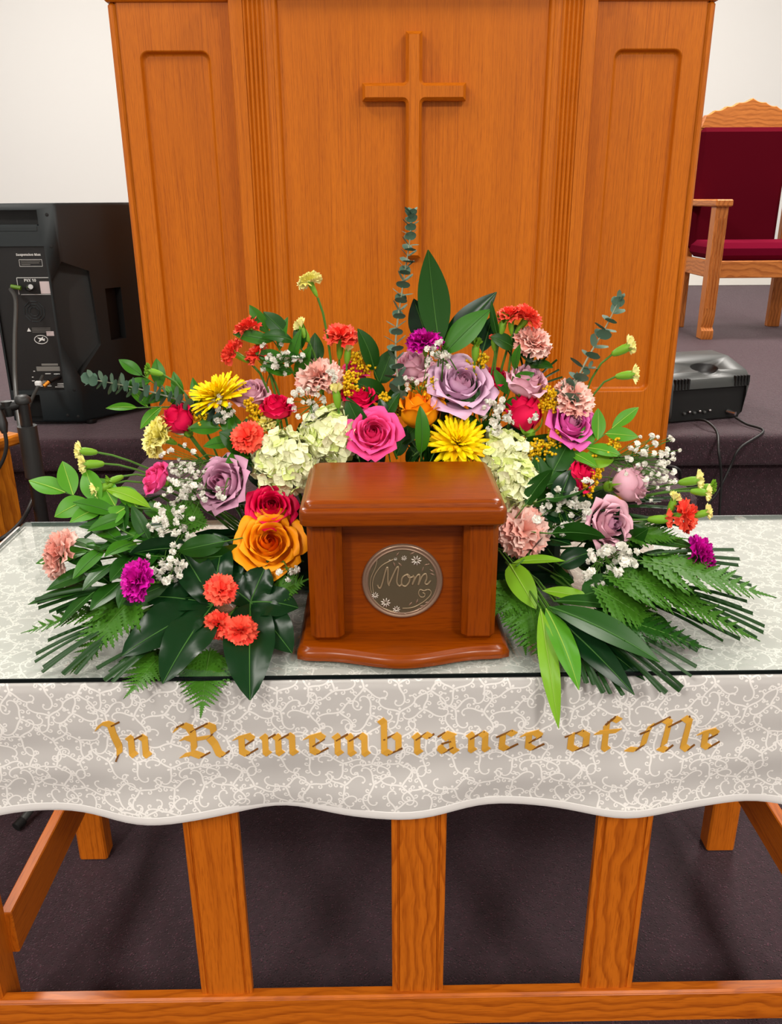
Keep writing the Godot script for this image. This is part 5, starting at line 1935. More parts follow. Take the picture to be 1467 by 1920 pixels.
	bud(Vector3(0.4986, 0.9643, -1.208), 0.02444, face_dir(0.97, 0.05, 0.2), M.calyx, "small green bud tip at far right beside the yellow buds")
	bud(Vector3(0.4803, 0.9648, -1.182), 0.02718, face_dir(0.97, -0.12, 0.2), M.butter, "half-open yellow bud at far right, lowest over the dark riser")
	bud(Vector3(0.4175, 0.9287, -1.164), 0.03185, face_dir(0.95, 0.0, 0.3), M.coral, "half-open coral bud right of the dusty mauve rose")
	bud(Vector3(0.4382, 0.9472, -1.18), 0.02726, face_dir(0.3, 0.85, 0.2), M.butter, "small yellow bud standing up left of the far right coral bloom")
	bud(Vector3(0.4813, 0.9351, -1.17), 0.02556, face_dir(0.9, 0.25, 0.2), M.butter, "pale yellow bud touching the far right coral bloom")

func make_small_blooms() -> void:
	mum(Vector3(-0.2514, 1.107, -1.267), 0.04877, face_dir(-0.35, 0.82, 0.45), "yellow chrysanthemum at upper left, tilted up beside the eucalyptus")
	mum(Vector3(0.1186, 1.041, -1.22), 0.05135, face_dir(0.12, 0.55, 0.83), "large yellow chrysanthemum leaning on the urn's top")
	hydrangea(Vector3(-0.1427, 1.005, -1.219), 0.04686, 0.047, face_dir(-0.2, 0.45, 0.85), 118, 0.0118, "pale green hydrangea head at the urn's upper left corner")
	hydrangea(Vector3(-0.0756, 1.037, -1.252), 0.04432, 0.045, face_dir(0.0, 0.55, 0.85), 112, 0.0118, "creamy hydrangea head left of the hot pink ruffled bloom")
	hydrangea(Vector3(0.1887, 1.006, -1.234), 0.03767, 0.038, face_dir(0.2, 0.6, 0.8), 84, 0.0112, "pale hydrangea head right of the yellow chrysanthemum")
	hydrangea(Vector3(0.1989, 0.9713, -1.198), 0.03544, 0.042, face_dir(0.25, 0.3, 0.9), 86, 0.0112, "pale green hydrangea head along the urn's right edge")
	# baby's breath
	breath(Vector3(-0.2749, 0.9298, -1.212), Vector3(-0.3024, 0.9318, -1.12), 0.04737, 35, 0.0062, "cluster of white baby's breath between the mauve rose and the left pink carnation", 0.7)
	breath(Vector3(-0.2814, 0.9099, -1.196), Vector3(-0.3023, 0.8981, -1.08), 0.03438, 24, 0.0062, "white baby's breath hanging beside the low magenta carnation", 0.8)
	breath(Vector3(-0.2438, 1.002, -1.253), Vector3(-0.2871, 0.9738, -1.173), 0.04089, 35, 0.0055, "white baby's breath against the hot pink rose on the left", 0.8)
	breath(Vector3(-0.2355, 1.002, -1.253), Vector3(-0.2937, 1.012, -1.201), 0.03179, 29, 0.0042, "tiny cream baby's breath left of the pale hydrangea", 1.1)
	breath(Vector3(-0.1775, 1.109, -1.3), Vector3(-0.1523, 1.156, -1.26), 0.03193, 29, 0.0052, "white baby's breath rising below the upper left green leaves", 1.2)
	breath(Vector3(-0.1023, 1.079, -1.28), Vector3(-0.1057, 1.087, -1.242), 0.03534, 32, 0.0055, "white baby's breath between the crimson rose and the top left hydrangea")
	breath(Vector3(-0.07509, 1.132, -1.265), Vector3(-0.06829, 1.126, -1.254), 0.01605, 8, 0.0058, "small white tuft against the upper left pink carnation")
	breath(Vector3(-0.2183, 1.057, -1.272), Vector3(-0.2419, 1.083, -1.24), 0.02406, 16, 0.0055, "white baby's breath under the left chrysanthemum")
	breath(Vector3(0.1199, 1.129, -1.275), Vector3(0.09063, 1.157, -1.26), 0.024, 15, 0.0058, "white baby's breath beneath the magenta carnation at the top")
	breath(Vector3(0.06238, 1.083, -1.26), Vector3(0.05844, 1.121, -1.251), 0.02728, 9, 0.0048, "few white blossoms scattered before the upright mauve rose")
	breath(Vector3(0.1546, 1.046, -1.27), Vector3(0.1743, 1.069, -1.236), 0.02902, 24, 0.0065, "white baby's breath between the chrysanthemum and the crimson rosebud")
	breath(Vector3(0.2877, 0.9976, -1.253), Vector3(0.4066, 1.007, -1.202), 0.04488, 62, 0.0050, "airy white baby's breath at right before the pulpit's foot", 1.15)
	breath(Vector3(0.2859, 0.9685, -1.235), Vector3(0.4128, 0.9625, -1.218), 0.03284, 32, 0.0040, "fine cream baby's breath behind the slender mauve rosebud", 1.1)
	breath(Vector3(0.2569, 0.9518, -1.209), Vector3(0.2672, 0.9447, -1.153), 0.04081, 40, 0.0068, "white baby's breath between the pink carnation and the right mauve rose")
	breath(Vector3(0.3186, 0.895, -1.173), Vector3(0.3288, 0.8856, -1.092), 0.0381, 45, 0.0068, "white baby's breath under the right mauve rose", 1.15)
	breath(Vector3(0.2713, 0.9856, -1.21), Vector3(0.2939, 0.9817, -1.182), 0.02065, 6, 0.0058, "few white blossoms against the right-turned crimson rose")
	breath(Vector3(-0.154, 0.8751, -1.131), Vector3(-0.1296, 0.8875, -1.088), 0.01965, 6, 0.0055, "few white blossoms beside the urn's left column")
	breath(Vector3(0.2424, 1.066, -1.255), Vector3(0.2277, 1.069, -1.218), 0.01114, 2, 0.0062, "single white tuft resting on the smooth crimson rosebud")
	breath(Vector3(-0.2209, 0.9833, -1.205), Vector3(-0.2298, 0.9853, -1.155), 0.01392, 3, 0.0062, "white tufts resting on the large dusty mauve rose")
	# goldenrod
	goldenrod(Vector3(-0.0192, 1.11, -1.29), Vector3(-0.03615, 1.16, -1.279), 0.022, "goldenrod plume above the deep pink rose at upper left")
	goldenrod(Vector3(-0.0393, 1.086, -1.25), Vector3(-0.04648, 1.134, -1.255), 0.018, "goldenrod plume crossing the deep pink rose")
	goldenrod(Vector3(0.04658, 1.055, -1.272), Vector3(0.00211, 1.097, -1.264), 0.018, "goldenrod sprig right of the crimson rose at top centre")
	goldenrod(Vector3(0.04578, 1.052, -1.25), Vector3(0.08059, 1.117, -1.271), 0.022, "goldenrod plume between the orange rosebud and the lilac rose")
	goldenrod(Vector3(0.1226, 1.107, -1.3), Vector3(0.1618, 1.154, -1.278), 0.018, "goldenrod sprig below the closed green bud at upper right")
	goldenrod(Vector3(0.223, 0.9931, -1.214), Vector3(0.2706, 1.041, -1.245), 0.026, "tall goldenrod plume below the crimson rosebud")
	goldenrod(Vector3(0.2145, 0.9862, -1.21), Vector3(0.2328, 1.024, -1.234), 0.022, "goldenrod plume beside the right hydrangea heads")
	goldenrod(Vector3(0.3088, 0.9788, -1.23), Vector3(0.3625, 1.029, -1.237), 0.022, "goldenrod sprig beyond the orchid pink rose on the right")
	goldenrod(Vector3(0.2922, 0.9519, -1.183), Vector3(0.3301, 0.9893, -1.212), 0.018, "goldenrod sprig between the crimson rose and the mauve rosebud")
	goldenrod(Vector3(0.3139, 0.9323, -1.166), Vector3(0.3662, 0.9467, -1.205), 0.014, "goldenrod sprig above the right mauve rose")
	goldenrod(Vector3(-0.1758, 1.051, -1.26), Vector3(-0.2014, 1.093, -1.252), 0.016, "goldenrod plume in front of the half hidden pale rose")
	goldenrod(Vector3(-0.2557, 1.054, -1.25), Vector3(-0.2813, 1.073, -1.256), 0.014, "goldenrod sprig under the left chrysanthemum")
	goldenrod(Vector3(0.2255, 1.1, -1.287), Vector3(0.2671, 1.098, -1.265), 0.014, "goldenrod sprig under the pale mauve rose at upper right")
	goldenrod(Vector3(0.2835, 1.081, -1.26), Vector3(0.2441, 1.081, -1.26), 0.014, "goldenrod sprig above the smooth crimson rosebud")

func make_greens() -> void:
	# eucalyptus
	eucalyptus([Vector3(0.03135, 1.083, -1.26), Vector3(0.02383, 1.169, -1.28), Vector3(0.03449, 1.255, -1.285), Vector3(0.04462, 1.319, -1.285), Vector3(0.04682, 1.358, -1.285)], 30, 0.022, 0.014, "tall upright eucalyptus stem in front of the wooden cross")
	eucalyptus([Vector3(-0.2393, 1.062, -1.252), Vector3(-0.3036, 1.092, -1.262), Vector3(-0.3759, 1.112, -1.268), Vector3(-0.4387, 1.124, -1.272)], 27, 0.020, 0.017, "grey-green eucalyptus stem reaching left past the loudspeaker", 0.5)
	eucalyptus([Vector3(0.2835, 1.081, -1.26), Vector3(0.3138, 1.143, -1.277), Vector3(0.3414, 1.194, -1.283), Vector3(0.3586, 1.233, -1.285)], 12, 0.026, 0.017, "sparse eucalyptus stem rising right against the pulpit")
	eucalyptus([Vector3(0.2671, 1.097, -1.265), Vector3(0.2916, 1.113, -1.27), Vector3(0.3199, 1.135, -1.276)], 6, 0.016, 0.012, "short eucalyptus tip beside the right pink carnation")
	# broad leaves at the top
	var fr := face_dir(0, 0.1, 1)
	lone_leaf("broad_leaf", Vector3(0.09021, 1.169, -1.28), Vector3(0.07199, 1.309, -1.285), 0.050, face_dir(0.15, 0, 1), -0.03, 0, M.leaf_dark, "tall upright dark green leaf right of the eucalyptus")
	lone_leaf("broad_leaf", Vector3(0.07681, 1.165, -1.3), Vector3(0.05201, 1.237, -1.305), 0.042, face_dir(-0.3, 0, 1), -0.03, 0, M.leaf_deep, "dark leaf half hidden behind the tall upright leaf")
	lone_leaf("broad_leaf", Vector3(0.0946, 1.158, -1.294), Vector3(0.1766, 1.247, -1.295), 0.044, face_dir(-0.25, 0.1, 0.97), 0.02, 0, M.leaf_deep, "dark pointed leaf leaning right behind a lighter one at the top")
	lone_leaf("broad_leaf", Vector3(0.09677, 1.157, -1.279), Vector3(0.1667, 1.223, -1.285), 0.046, face_dir(-0.2, 0.4, 0.9), 0.03, 0, M.leaf_mid, "bright green pointed leaf leaning right at the top")
	lone_leaf("broad_leaf", Vector3(0.156, 1.16, -1.279), Vector3(0.1737, 1.211, -1.305), 0.030, face_dir(-0.3, 0, 1), 0.02, 0, M.leaf_deep, "dark leaf tip behind the upper right coral pair")
	lone_leaf("broad_leaf", Vector3(0.1808, 1.176, -1.281), Vector3(0.1678, 1.236, -1.285), 0.013, face_dir(-0.6, 0, 0.8), 0.06, 0, M.leaf_dark, "narrow leaf left of the upper right coral pair")
	# upper left sprigs
	sprig("ruscus_stem", [Vector3(-0.1266, 1.111, -1.29), Vector3(-0.1401, 1.146, -1.277), Vector3(-0.1705, 1.194, -1.283)], 7, 0.055, 0.020, fr, M.leaf_mid, "green leafy sprig pointing up right of the three coral blooms")
	sprig("ruscus_stem", [Vector3(-0.09338, 1.126, -1.295), Vector3(-0.1153, 1.162, -1.279), Vector3(-0.1426, 1.19, -1.282)], 5, 0.052, 0.026, face_dir(0, 0.5, 0.9), M.leaf_dark, "dark leafy sprig under the yellow bud at upper left")
	sprig("ruscus_stem", [Vector3(-0.2594, 1.065, -1.275), Vector3(-0.3165, 1.093, -1.284), Vector3(-0.3715, 1.128, -1.295)], 7, 0.05, 0.021, fr, M.leaf_mid, "leafy sprig reaching up left behind the eucalyptus")
	sprig("ruscus_stem", [Vector3(-0.2412, 1.06, -1.262), Vector3(-0.3086, 1.077, -1.279), Vector3(-0.3826, 1.078, -1.279)], 6, 0.055, 0.019, face_dir(0, 0.4, 0.9), M.leaf_fresh, "green leafy sprig below the left eucalyptus")
	# far left ruscus
	sprig("ruscus_stem", [Vector3(-0.3293, 0.9485, -1.175), Vector3(-0.3849, 0.9522, -1.177), Vector3(-0.4243, 0.9578, -1.182), Vector3(-0.476, 0.9713, -1.193)], 8, 0.058, 0.032, face_dir(0, 0.5, 0.9), M.leaf_fresh, "bright leafy sprig at far left above the table's back corner")
	lone_leaf("broad_leaf", Vector3(-0.4113, 0.9733, -1.195), Vector3(-0.3429, 0.9505, -1.176), 0.026, face_dir(0.1, 0.7, 0.7), 0.08, 0, M.leaf_lime, "folded yellow-green leaf under the half-open yellow bud on the left")
	sprig("ruscus_stem", [Vector3(-0.3095, 0.9278, -1.184), Vector3(-0.3545, 0.9321, -1.174), Vector3(-0.3957, 0.9447, -1.171)], 5, 0.06, 0.026, face_dir(0, 0.6, 0.8), M.leaf_mid, "leafy sprig below the hot pink rose on the left")
	sprig("ruscus_stem", [Vector3(-0.2991, 0.9057, -1.163), Vector3(-0.3568, 0.8974, -1.124), Vector3(-0.4105, 0.8815, -1.105)], 8, 0.078, 0.030, face_dir(0, 0.8, 0.6), M.leaf_dark, "dark leafy sprig right of the far left pink carnation")
	sprig("ruscus_stem", [Vector3(-0.307, 0.9057, -1.163), Vector3(-0.3784, 0.909, -1.137), Vector3(-0.4306, 0.901, -1.127)], 6, 0.075, 0.030, face_dir(0, 0.8, 0.6), M.leaf_mid, "green leafy sprig behind the far left pink carnation's calyx")
	sprig("ruscus_stem", [Vector3(-0.3103, 0.8768, -1.131), Vector3(-0.37, 0.8703, -1.091), Vector3(-0.4206, 0.861, -1.081)], 8, 0.078, 0.030, face_dir(0, 0.85, 0.5), M.leaf_dark, "dark leafy sprig below the far left pink carnation")
	sprig("ruscus_stem", [Vector3(-0.327, 0.9042, -1.147), Vector3(-0.373, 0.9205, -1.15), Vector3(-0.4025, 0.9365, -1.164)], 5, 0.058, 0.024, face_dir(-0.2, 0.5, 0.8), M.leaf_dark, "short dark sprig above the magenta carnation on the left")
	# aralia at lower left
	aralia(Vector3(-0.2384, 0.8436, -1.066), [[Vector3(-0.3468, 0.8126, -0.9816), 0.073], [Vector3(-0.2814, 0.801, -0.9307), 0.065], [Vector3(-0.3008, 0.9081, -1.137), 0.053], [Vector3(-0.3429, 0.8533, -1.074), 0.047], [Vector3(-0.2316, 0.9131, -1.143), 0.047]], face_dir(0, 0.7, 0.75), "large dark lobed leaf spreading left under the coral trio")
	aralia(Vector3(-0.1879, 0.8408, -1.079), [[Vector3(-0.1719, 0.774, -0.932), 0.070], [Vector3(-0.1233, 0.801, -1.004), 0.058], [Vector3(-0.1182, 0.8394, -1.063), 0.053], [Vector3(-0.2457, 0.8742, -1.098), 0.047], [Vector3(-0.1667, 0.8842, -1.111), 0.049]], face_dir(0, 0.6, 0.8), "dark glossy lobed leaf drooping over the table's front edge")
	aralia(Vector3(-0.2322, 0.876, -1.131), [[Vector3(-0.2951, 0.8967, -1.124), 0.047], [Vector3(-0.2479, 0.9191, -1.15), 0.049], [Vector3(-0.2786, 0.8665, -1.088), 0.047], [Vector3(-0.2032, 0.8683, -1.091), 0.047]], face_dir(0, 0.5, 0.85), "dark lobed leaf behind the trio, below the mauve rose")
	# ferns, lower left
	fern(Vector3(-0.2916, 0.8025, -1.019), Vector3(-0.3232, 0.7889, -0.932), 0.085, face_dir(0, 0.8, 0.6), 0.06, "fern tip hanging over the table edge at left")
	fern(Vector3(-0.2368, 0.8018, -1.019), Vector3(-0.2347, 0.762, -0.932), 0.085, face_dir(0, 0.6, 0.8), 0.05, "fern tip hanging over the table edge between two dark lobes")
	fern(Vector3(-0.3438, 0.859, -1.079), Vector3(-0.4035, 0.801, -0.9819), 0.10, face_dir(0, 0.85, 0.5), 0.06, "fern frond lying on the glass at lower left")
	fern(Vector3(-0.3511, 0.8477, -1.069), Vector3(-0.4917, 0.8189, -1.038), 0.075, face_dir(0, 0.9, 0.4), 0.04, "slim fern frond lying on the glass at far left")
	fern(Vector3(-0.2588, 0.9247, -1.168), Vector3(-0.3289, 0.9453, -1.172), 0.08, face_dir(0, 0.7, 0.7), 0.05, "fern frond under the large dusty mauve rose")
	fern(Vector3(-0.167, 0.8413, -1.094), Vector3(-0.1119, 0.8673, -1.091), 0.06, face_dir(0, 0.7, 0.7), 0.05, "fern frond beside the urn's left column")
	# palms, lower left
	palm(Vector3(-0.3404, 0.8365, -1.058), [Vector3(-0.4644, 0.801, -0.986), Vector3(-0.471, 0.801, -1.007), Vector3(-0.4448, 0.801, -0.96), Vector3(-0.4615, 0.8098, -1.028), Vector3(-0.4479, 0.801, -0.972), Vector3(-0.414, 0.801, -0.9673), Vector3(-0.4001, 0.801, -0.9551), Vector3(-0.4168, 0.801, -0.9555)], 0.0075, "palm blades cut square, fanning over the glass at lower left")
	palm(Vector3(-0.3537, 0.8648, -1.085), [Vector3(-0.4897, 0.8516, -1.071), Vector3(-0.4825, 0.8426, -1.062), Vector3(-0.4667, 0.838, -1.058), Vector3(-0.4563, 0.8379, -1.058), Vector3(-0.4851, 0.8477, -1.067)], 0.0075, "square-cut palm blades at far left under the pink carnation")
	palm(Vector3(-0.2868, 0.8142, -1.036), [Vector3(-0.3578, 0.801, -0.9387), Vector3(-0.3567, 0.801, -0.9581), Vector3(-0.3764, 0.801, -0.9678), Vector3(-0.3456, 0.801, -0.9346), Vector3(-0.3501, 0.801, -0.9807)], 0.0075, "square-cut palm blades pointing down left to the table edge")
	palm(Vector3(-0.3393, 0.9542, -1.219), [Vector3(-0.4364, 0.9227, -1.178), Vector3(-0.431, 0.913, -1.17), Vector3(-0.4213, 0.929, -1.184), Vector3(-0.4378, 0.9112, -1.153)], 0.008, "palm blades low at left behind the leafy sprigs")
	# right side lance leaves
	lone_leaf("lance_leaf", Vector3(0.1855, 0.8814, -1.112), Vector3(0.2159, 0.8393, -1.052), 0.036, face_dir(-0.2, 0.3, 0.95), 0.06, 1, M.leaf_lime, "yellow-green leaf bending down by the urn's right column")
	lone_leaf("lance_leaf", Vector3(0.1903, 0.8824, -1.114), Vector3(0.2668, 0.8838, -1.116), 0.020, face_dir(0.1, 0.8, 0.6), 0.06, 0, M.leaf_lime, "narrow yellow-green leaf pointing right below the shoulder carnation")
	lone_leaf("lance_leaf", Vector3(0.2294, 0.8534, -1.081), Vector3(0.3085, 0.8399, -1.069), 0.024, face_dir(0, 0.7, 0.7), 0.05, 0, M.leaf_lime, "yellow-green leaf pointing right above the big dark leaves")
	lone_leaf("lance_leaf", Vector3(0.2167, 0.8521, -1.027), Vector3(0.229, 0.7299, -0.925), 0.026, face_dir(-0.2, 0.6, 0.75), 0.11, 0, M.leaf_lime, "long bright leaf hanging over the gold lettering", 0.15)
	lone_leaf("lance_leaf", Vector3(0.2251, 0.8494, -1.032), Vector3(0.2531, 0.7833, -0.932), 0.036, face_dir(0.2, 0.5, 0.85), 0.06, 0, M.leaf_fresh, "green leaf hanging over the edge beside the long bright leaf", 0.1)
	lone_leaf("lance_leaf", Vector3(0.2298, 0.8515, -1.034), Vector3(0.3604, 0.813, -0.9488), 0.050, face_dir(0.1, 0.75, 0.65), 0.05, 0, M.leaf_dark, "largest dark glossy leaf spreading right at the table's front")
	lone_leaf("lance_leaf", Vector3(0.2341, 0.8399, -1.038), Vector3(0.3259, 0.7751, -0.932), 0.040, face_dir(-0.1, 0.6, 0.8), 0.05, 0, M.leaf_deep, "dark leaf drooping over the edge under the largest glossy leaf")
	lone_leaf("lance_leaf", Vector3(0.2425, 0.8468, -1.06), Vector3(0.3406, 0.8378, -1.052), 0.030, face_dir(0, 0.85, 0.5), 0.05, 0, M.leaf_dark, "dark leaf pointing right just above the largest glossy leaf")
	lone_leaf("lance_leaf", Vector3(0.2357, 0.8409, -1.039), Vector3(0.3491, 0.7765, -0.9639), 0.038, face_dir(0, 0.7, 0.7), 0.04, 0, M.leaf_deep, "deep green leaf between the largest glossy leaf and the drooping one")
	lone_leaf("lance_leaf", Vector3(0.2255, 0.8429, -1.048), Vector3(0.3059, 0.801, -0.9982), 0.036, face_dir(-0.2, 0.7, 0.7), 0.05, 0, M.leaf_mid, "mid green leaf lying under the hanging leaves on the right")
	lone_leaf("broad_leaf", Vector3(0.2836, 0.847, -1.075), Vector3(0.3557, 0.8565, -1.085), 0.052, face_dir(0, 0.6, 0.8), 0.06, 1, M.leaf_dark, "rounded dark leaf below the right mauve rose")
	lone_leaf("broad_leaf", Vector3(0.3463, 0.8897, -1.124), Vector3(0.4032, 0.8581, -1.088), 0.040, face_dir(0, 0.7, 0.7), 0.05, 0, M.leaf_dark, "dark leaf right of the low white sprigs")
	lone_leaf("broad_leaf", Vector3(0.2435, 0.8999, -1.163), Vector3(0.2792, 0.9007, -1.136), 0.032, face_dir(0, 0.7, 0.7), 0.05, 0, M.leaf_deep, "dark leaf right of the shoulder carnation")
	lone_leaf("broad_leaf", Vector3(0.2629, 0.8704, -1.131), Vector3(0.3061, 0.893, -1.127), 0.036, face_dir(0, 0.6, 0.8), 0.05, 1, M.leaf_deep, "dark leaf left of the low white sprigs")
	lone_leaf("broad_leaf", Vector3(0.3641, 0.8986, -1.163), Vector3(0.4656, 0.8941, -1.13), 0.040, face_dir(0, 0.85, 0.5), 0.05, 0, M.leaf_dark, "long dark leaf pointing at the far right magenta carnation")
	# leaves on the right shoulder
	sprig("salal_sprig", [Vector3(0.219, 0.9388, -1.198), Vector3(0.2456, 0.9689, -1.197), Vector3(0.2636, 0.9928, -1.214)], 5, 0.06, 0.042, face_dir(0, 0.3, 0.95), M.leaf_dark, "broad dark leaves right of the pale hydrangea heads", 1)
	sprig("salal_sprig", [Vector3(0.2306, 0.9321, -1.192), Vector3(0.2677, 0.9489, -1.18), Vector3(0.2817, 0.9586, -1.189)], 4, 0.055, 0.036, face_dir(0.1, 0.3, 0.95), M.leaf_deep, "dark leaves below the right-turned crimson rose", 1)
	sprig("ruscus_stem", [Vector3(0.2835, 1.011, -1.238), Vector3(0.3144, 1.021, -1.232), Vector3(0.3592, 1.049, -1.25)], 6, 0.050, 0.024, face_dir(0, 0.4, 0.9), M.leaf_fresh, "fresh green sprig right of the orchid pink rose")
	lone_leaf("broad_leaf", Vector3(0.3092, 1.005, -1.222), Vector3(0.3557, 1.005, -1.222), 0.032, face_dir(0, 0.3, 0.95), 0.05, 1, M.leaf_lime, "yellow-green oval leaf right of the orchid pink rose")
	sprig("ruscus_stem", [Vector3(0.188, 1.069, -1.278), Vector3(0.1974, 1.101, -1.266), Vector3(0.203, 1.14, -1.256)], 4, 0.042, 0.018, face_dir(-0.2, 0.2, 0.95), M.leaf_mid, "small green sprig before the pale mauve rose at upper right")
	sprig("salal_sprig", [Vector3(0.02185, 1.052, -1.282), Vector3(0.005493, 1.093, -1.29), Vector3(-0.01058, 1.136, -1.286)], 4, 0.062, 0.036, face_dir(0.3, 0.2, 0.9), M.leaf_dark, "dark leaves between the deep pink rose and the upright mauve rose", 1)
	sprig("salal_sprig", [Vector3(0.02489, 1.006, -1.233), Vector3(0.02079, 1.02, -1.23), Vector3(0.03072, 1.03, -1.236)], 3, 0.045, 0.024, face_dir(0, 0.3, 0.95), M.leaf_dark, "dark leaves right of the hot pink ruffled bloom", 1)
	lone_leaf("curled_leaf", Vector3(0.06034, 1.022, -1.208), Vector3(0.05857, 1.093, -1.215), 0.024, face_dir(0.3, 0.1, 1), 0.08, 1, M.leaf_mid, "curled green leaf standing in front of the orange rosebud")
	sprig("ruscus_stem", [Vector3(0.1582, 1.031, -1.261), Vector3(0.1522, 1.059, -1.252), Vector3(0.1466, 1.088, -1.262)], 5, 0.040, 0.018, face_dir(0, 0.2, 0.95), M.leaf_dark, "dark leaves right of the lower chrysanthemum, under the lilac rose")
	sprig("ruscus_stem", [Vector3(-0.16, 1.012, -1.248), Vector3(-0.2144, 1.033, -1.236), Vector3(-0.2555, 1.062, -1.252)], 7, 0.052, 0.024, face_dir(0, 0.4, 0.9), M.leaf_mid, "green leaves around the coral bloom under the left chrysanthemum")
	sprig("salal_sprig", [Vector3(-0.1758, 0.9834, -1.23), Vector3(-0.1911, 1.008, -1.233), Vector3(-0.206, 1.022, -1.23)], 4, 0.05, 0.034, face_dir(0, 0.3, 0.95), M.leaf_dark, "dark leaves between the mauve rose and the pale green hydrangea", 1)
	sprig("salal_sprig", [Vector3(0.2211, 1.132, -1.296), Vector3(0.2353, 1.15, -1.288), Vector3(0.2005, 1.168, -1.28)], 4, 0.045, 0.026, face_dir(0, 0.3, 0.95), M.leaf_dark, "dark leaves below the upper right pink carnation", 1)
	# palms on the right
	palm(Vector3(0.2255, 1.092, -1.285), [Vector3(0.2434, 1.15, -1.278), Vector3(0.2578, 1.156, -1.279), Vector3(0.2712, 1.147, -1.277), Vector3(0.2751, 1.132, -1.276), Vector3(0.2802, 1.121, -1.273), Vector3(0.1925, 1.164, -1.279), Vector3(0.207, 1.168, -1.28), Vector3(0.2251, 1.16, -1.279)], 0.006, "short palm blades rising behind the pale mauve rose at upper right")
	palm(Vector3(0.3205, 0.8787, -1.111), [Vector3(0.5188, 0.8918, -1.129), Vector3(0.5235, 0.8821, -1.117), Vector3(0.5198, 0.8754, -1.11), Vector3(0.5044, 0.8667, -1.099), Vector3(0.52, 0.8622, -1.094), Vector3(0.5312, 0.8545, -1.085)], 0.008, "square-cut palm blades at far right beyond the magenta carnation")
	palm(Vector3(0.3478, 0.862, -1.091), [Vector3(0.5207, 0.8373, -1.069), Vector3(0.5113, 0.8306, -1.062), Vector3(0.5251, 0.8248, -1.056), Vector3(0.5381, 0.8114, -1.043), Vector3(0.5348, 0.8049, -1.037), Vector3(0.5229, 0.801, -1.029), Vector3(0.513, 0.801, -1.032)], 0.0075, "square-cut palm blades at far right over the glass")
	palm(Vector3(0.3302, 0.851, -1.079), [Vector3(0.472, 0.801, -1.021), Vector3(0.498, 0.801, -1.026), Vector3(0.4646, 0.8025, -1.033), Vector3(0.4513, 0.8158, -1.046)], 0.007, "thin palm blades lying on the glass at right")
	palm(Vector3(0.259, 0.8348, -1.063), [Vector3(0.4112, 0.801, -0.9543), Vector3(0.396, 0.801, -0.9311), Vector3(0.3673, 0.7769, -0.932), Vector3(0.385, 0.7799, -0.932), Vector3(0.3602, 0.7786, -0.932), Vector3(0.3872, 0.7846, -0.932)], 0.0075, "square-cut palm blades hanging over the edge at right")
	palm(Vector3(0.25, 0.8238, -1.052), [Vector3(0.2938, 0.7763, -0.932), Vector3(0.2729, 0.7852, -0.94), Vector3(0.3107, 0.7737, -0.932), Vector3(0.2643, 0.7877, -0.94), Vector3(0.2854, 0.7781, -0.932)], 0.0075, "square-cut palm blades hanging over the edge below the dark leaves")
	palm(Vector3(0.2834, 0.8459, -1.074), [Vector3(0.4349, 0.801, -1.013), Vector3(0.4273, 0.801, -0.9954), Vector3(0.4254, 0.801, -1.028), Vector3(0.4332, 0.801, -1.004)], 0.0075, "palm blades between the largest dark leaf and the right ferns")
	# ferns on the right
	fern(Vector3(0.2949, 0.8668, -1.065), Vector3(0.3896, 0.8107, -1.017), 0.106, face_dir(0, 0.85, 0.5), 0.06, "light fern frond above the largest dark leaf on the right", M.fern)
	fern(Vector3(0.3619, 0.8927, -1.097), Vector3(0.5351, 0.8525, -1.061), 0.125, face_dir(0, 0.85, 0.5), 0.05, "long fern frond reaching the far right beyond the magenta carnation")
	fern(Vector3(0.342, 0.8741, -1.075), Vector3(0.5056, 0.8094, -1.017), 0.106, face_dir(0, 0.9, 0.45), 0.05, "fern frond lying on the glass at far right")
	fern(Vector3(0.3123, 0.8771, -1.078), Vector3(0.444, 0.8458, -1.054), 0.125, face_dir(0, 0.85, 0.5), 0.06, "broad fern frond below the far right magenta carnation")
	fern(Vector3(0.2756, 0.8394, -1.038), Vector3(0.4294, 0.8096, -0.9903), 0.100, face_dir(0, 0.9, 0.45), 0.05, "dark fern frond behind the largest glossy leaf", M.leaf_dark)
	fern(Vector3(0.2092, 0.8542, -1.111), Vector3(0.1601, 0.8304, -1.058), 0.088, face_dir(0, 0.7, 0.7), 0.05, "fern frond tucked against the urn's right column")
	fern(Vector3(0.2092, 0.8418, -1.084), Vector3(0.2108, 0.801, -0.9861), 0.088, face_dir(0, 0.7, 0.7), 0.05, "fern tip drooping right of the urn's plinth")
	fern(Vector3(0.1982, 0.8477, -1.089), Vector3(0.1954, 0.801, -1.011), 0.075, face_dir(0, 0.7, 0.7), 0.05, "fern tip behind the urn's right plinth corner")
	fern(Vector3(0.3522, 0.9007, -1.18), Vector3(0.4371, 0.906, -1.143), 0.088, face_dir(0, 0.85, 0.5), 0.05, "fern frond right of the dusty mauve rose")
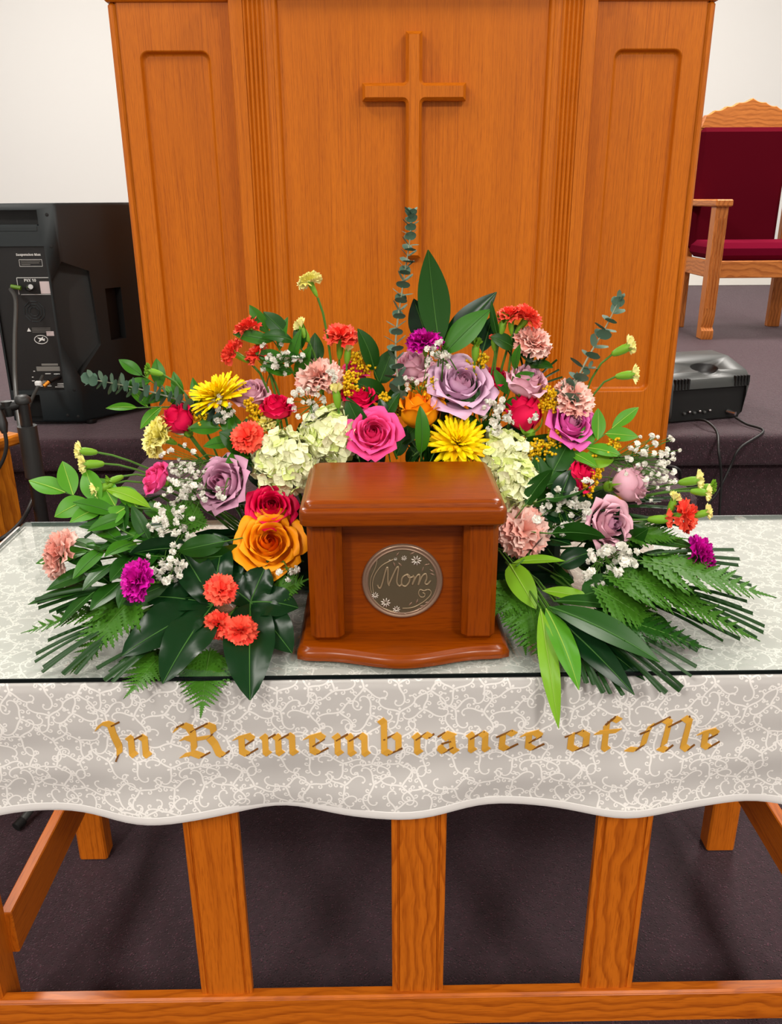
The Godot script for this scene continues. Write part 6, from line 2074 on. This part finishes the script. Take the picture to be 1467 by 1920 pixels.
	# thin grassy blades at right, behind the buds
	palm(Vector3(0.3064, 0.9276, -1.202), [Vector3(0.4653, 0.9428, -1.216), Vector3(0.4495, 0.9332, -1.195), Vector3(0.4376, 0.9103, -1.175), Vector3(0.4172, 0.901, -1.167), Vector3(0.4634, 0.9087, -1.174), Vector3(0.4317, 0.9398, -1.213)], 0.008, "narrow blades behind the half-open coral bud")

# leaves deep inside the mound, which close it between the flowers
func make_filler() -> void:
	rng.seed = 31
	var proto: Node3D = null
	for i in 150:
		# a point of a low dome over the foam
		var a := rnd(0, PI)
		var k := sqrt(rnd(0.02, 1.0))
		var x := 0.03 + cos(a) * k * 0.40
		var edge := 1.0 - pow(absf(x - 0.03) / 0.42, 2.0)
		var y := 0.80 + sin(a) * k * 0.23 * sqrt(maxf(edge, 0.0)) + 0.015
		var z := -1.29 + (0.28 - (y - 0.79) * 0.55) * rnd(0.1, 0.85)
		if x > -0.14 and x < 0.20 and z > -1.225 and y < 1.05: z = rnd(-1.30, -1.235)
		var c := Vector3(x, y, z)
		var out := (c - Vector3(0.03, 0.80, -1.33)).normalized()
		if proto == null:
			proto = thing("filler_leaf", "dark green filler leaf tucked deep between the flowers", "leaf", c, "dark filler leaves inside the arrangement")
			blade(proto, "blade", c, c + Vector3(0, 0.075, 0), 0.034, Vector3(0, 0, 1), 0.08, 1, M.leaf_dark, true, 0.08)
			var m := MB.new()
			m.tube([Vector3.ZERO, Vector3(0, -0.03, 0)], 0.0011, 5)
			part(proto, "stalk", m, M.stem)
			tidy(proto)
			proto.basis = aim((out + Vector3(0, 0.2, 0)).normalized(), rnd(0, TAU))
			continue
		var o: Node3D = proto.duplicate()
		o.name = numbered("filler_leaf")
		add_child(o, true)
		var side := Vector3(rnd(-1, 1), rnd(-0.6, 0.6), rnd(-0.3, 0.6))
		var dirn := (out + side * 0.9).normalized()
		if dirn.z > 0.0 and c.x > -0.17 and c.x < 0.23: dirn.z = -dirn.z * 0.2
		o.transform = Transform3D(aim(dirn.normalized(), rnd(0, TAU)).scaled(Vector3.ONE * rnd(0.8, 1.15)), c)
		if i % 3 == 0: o.get_node("blade").material_override = M.leaf_deep
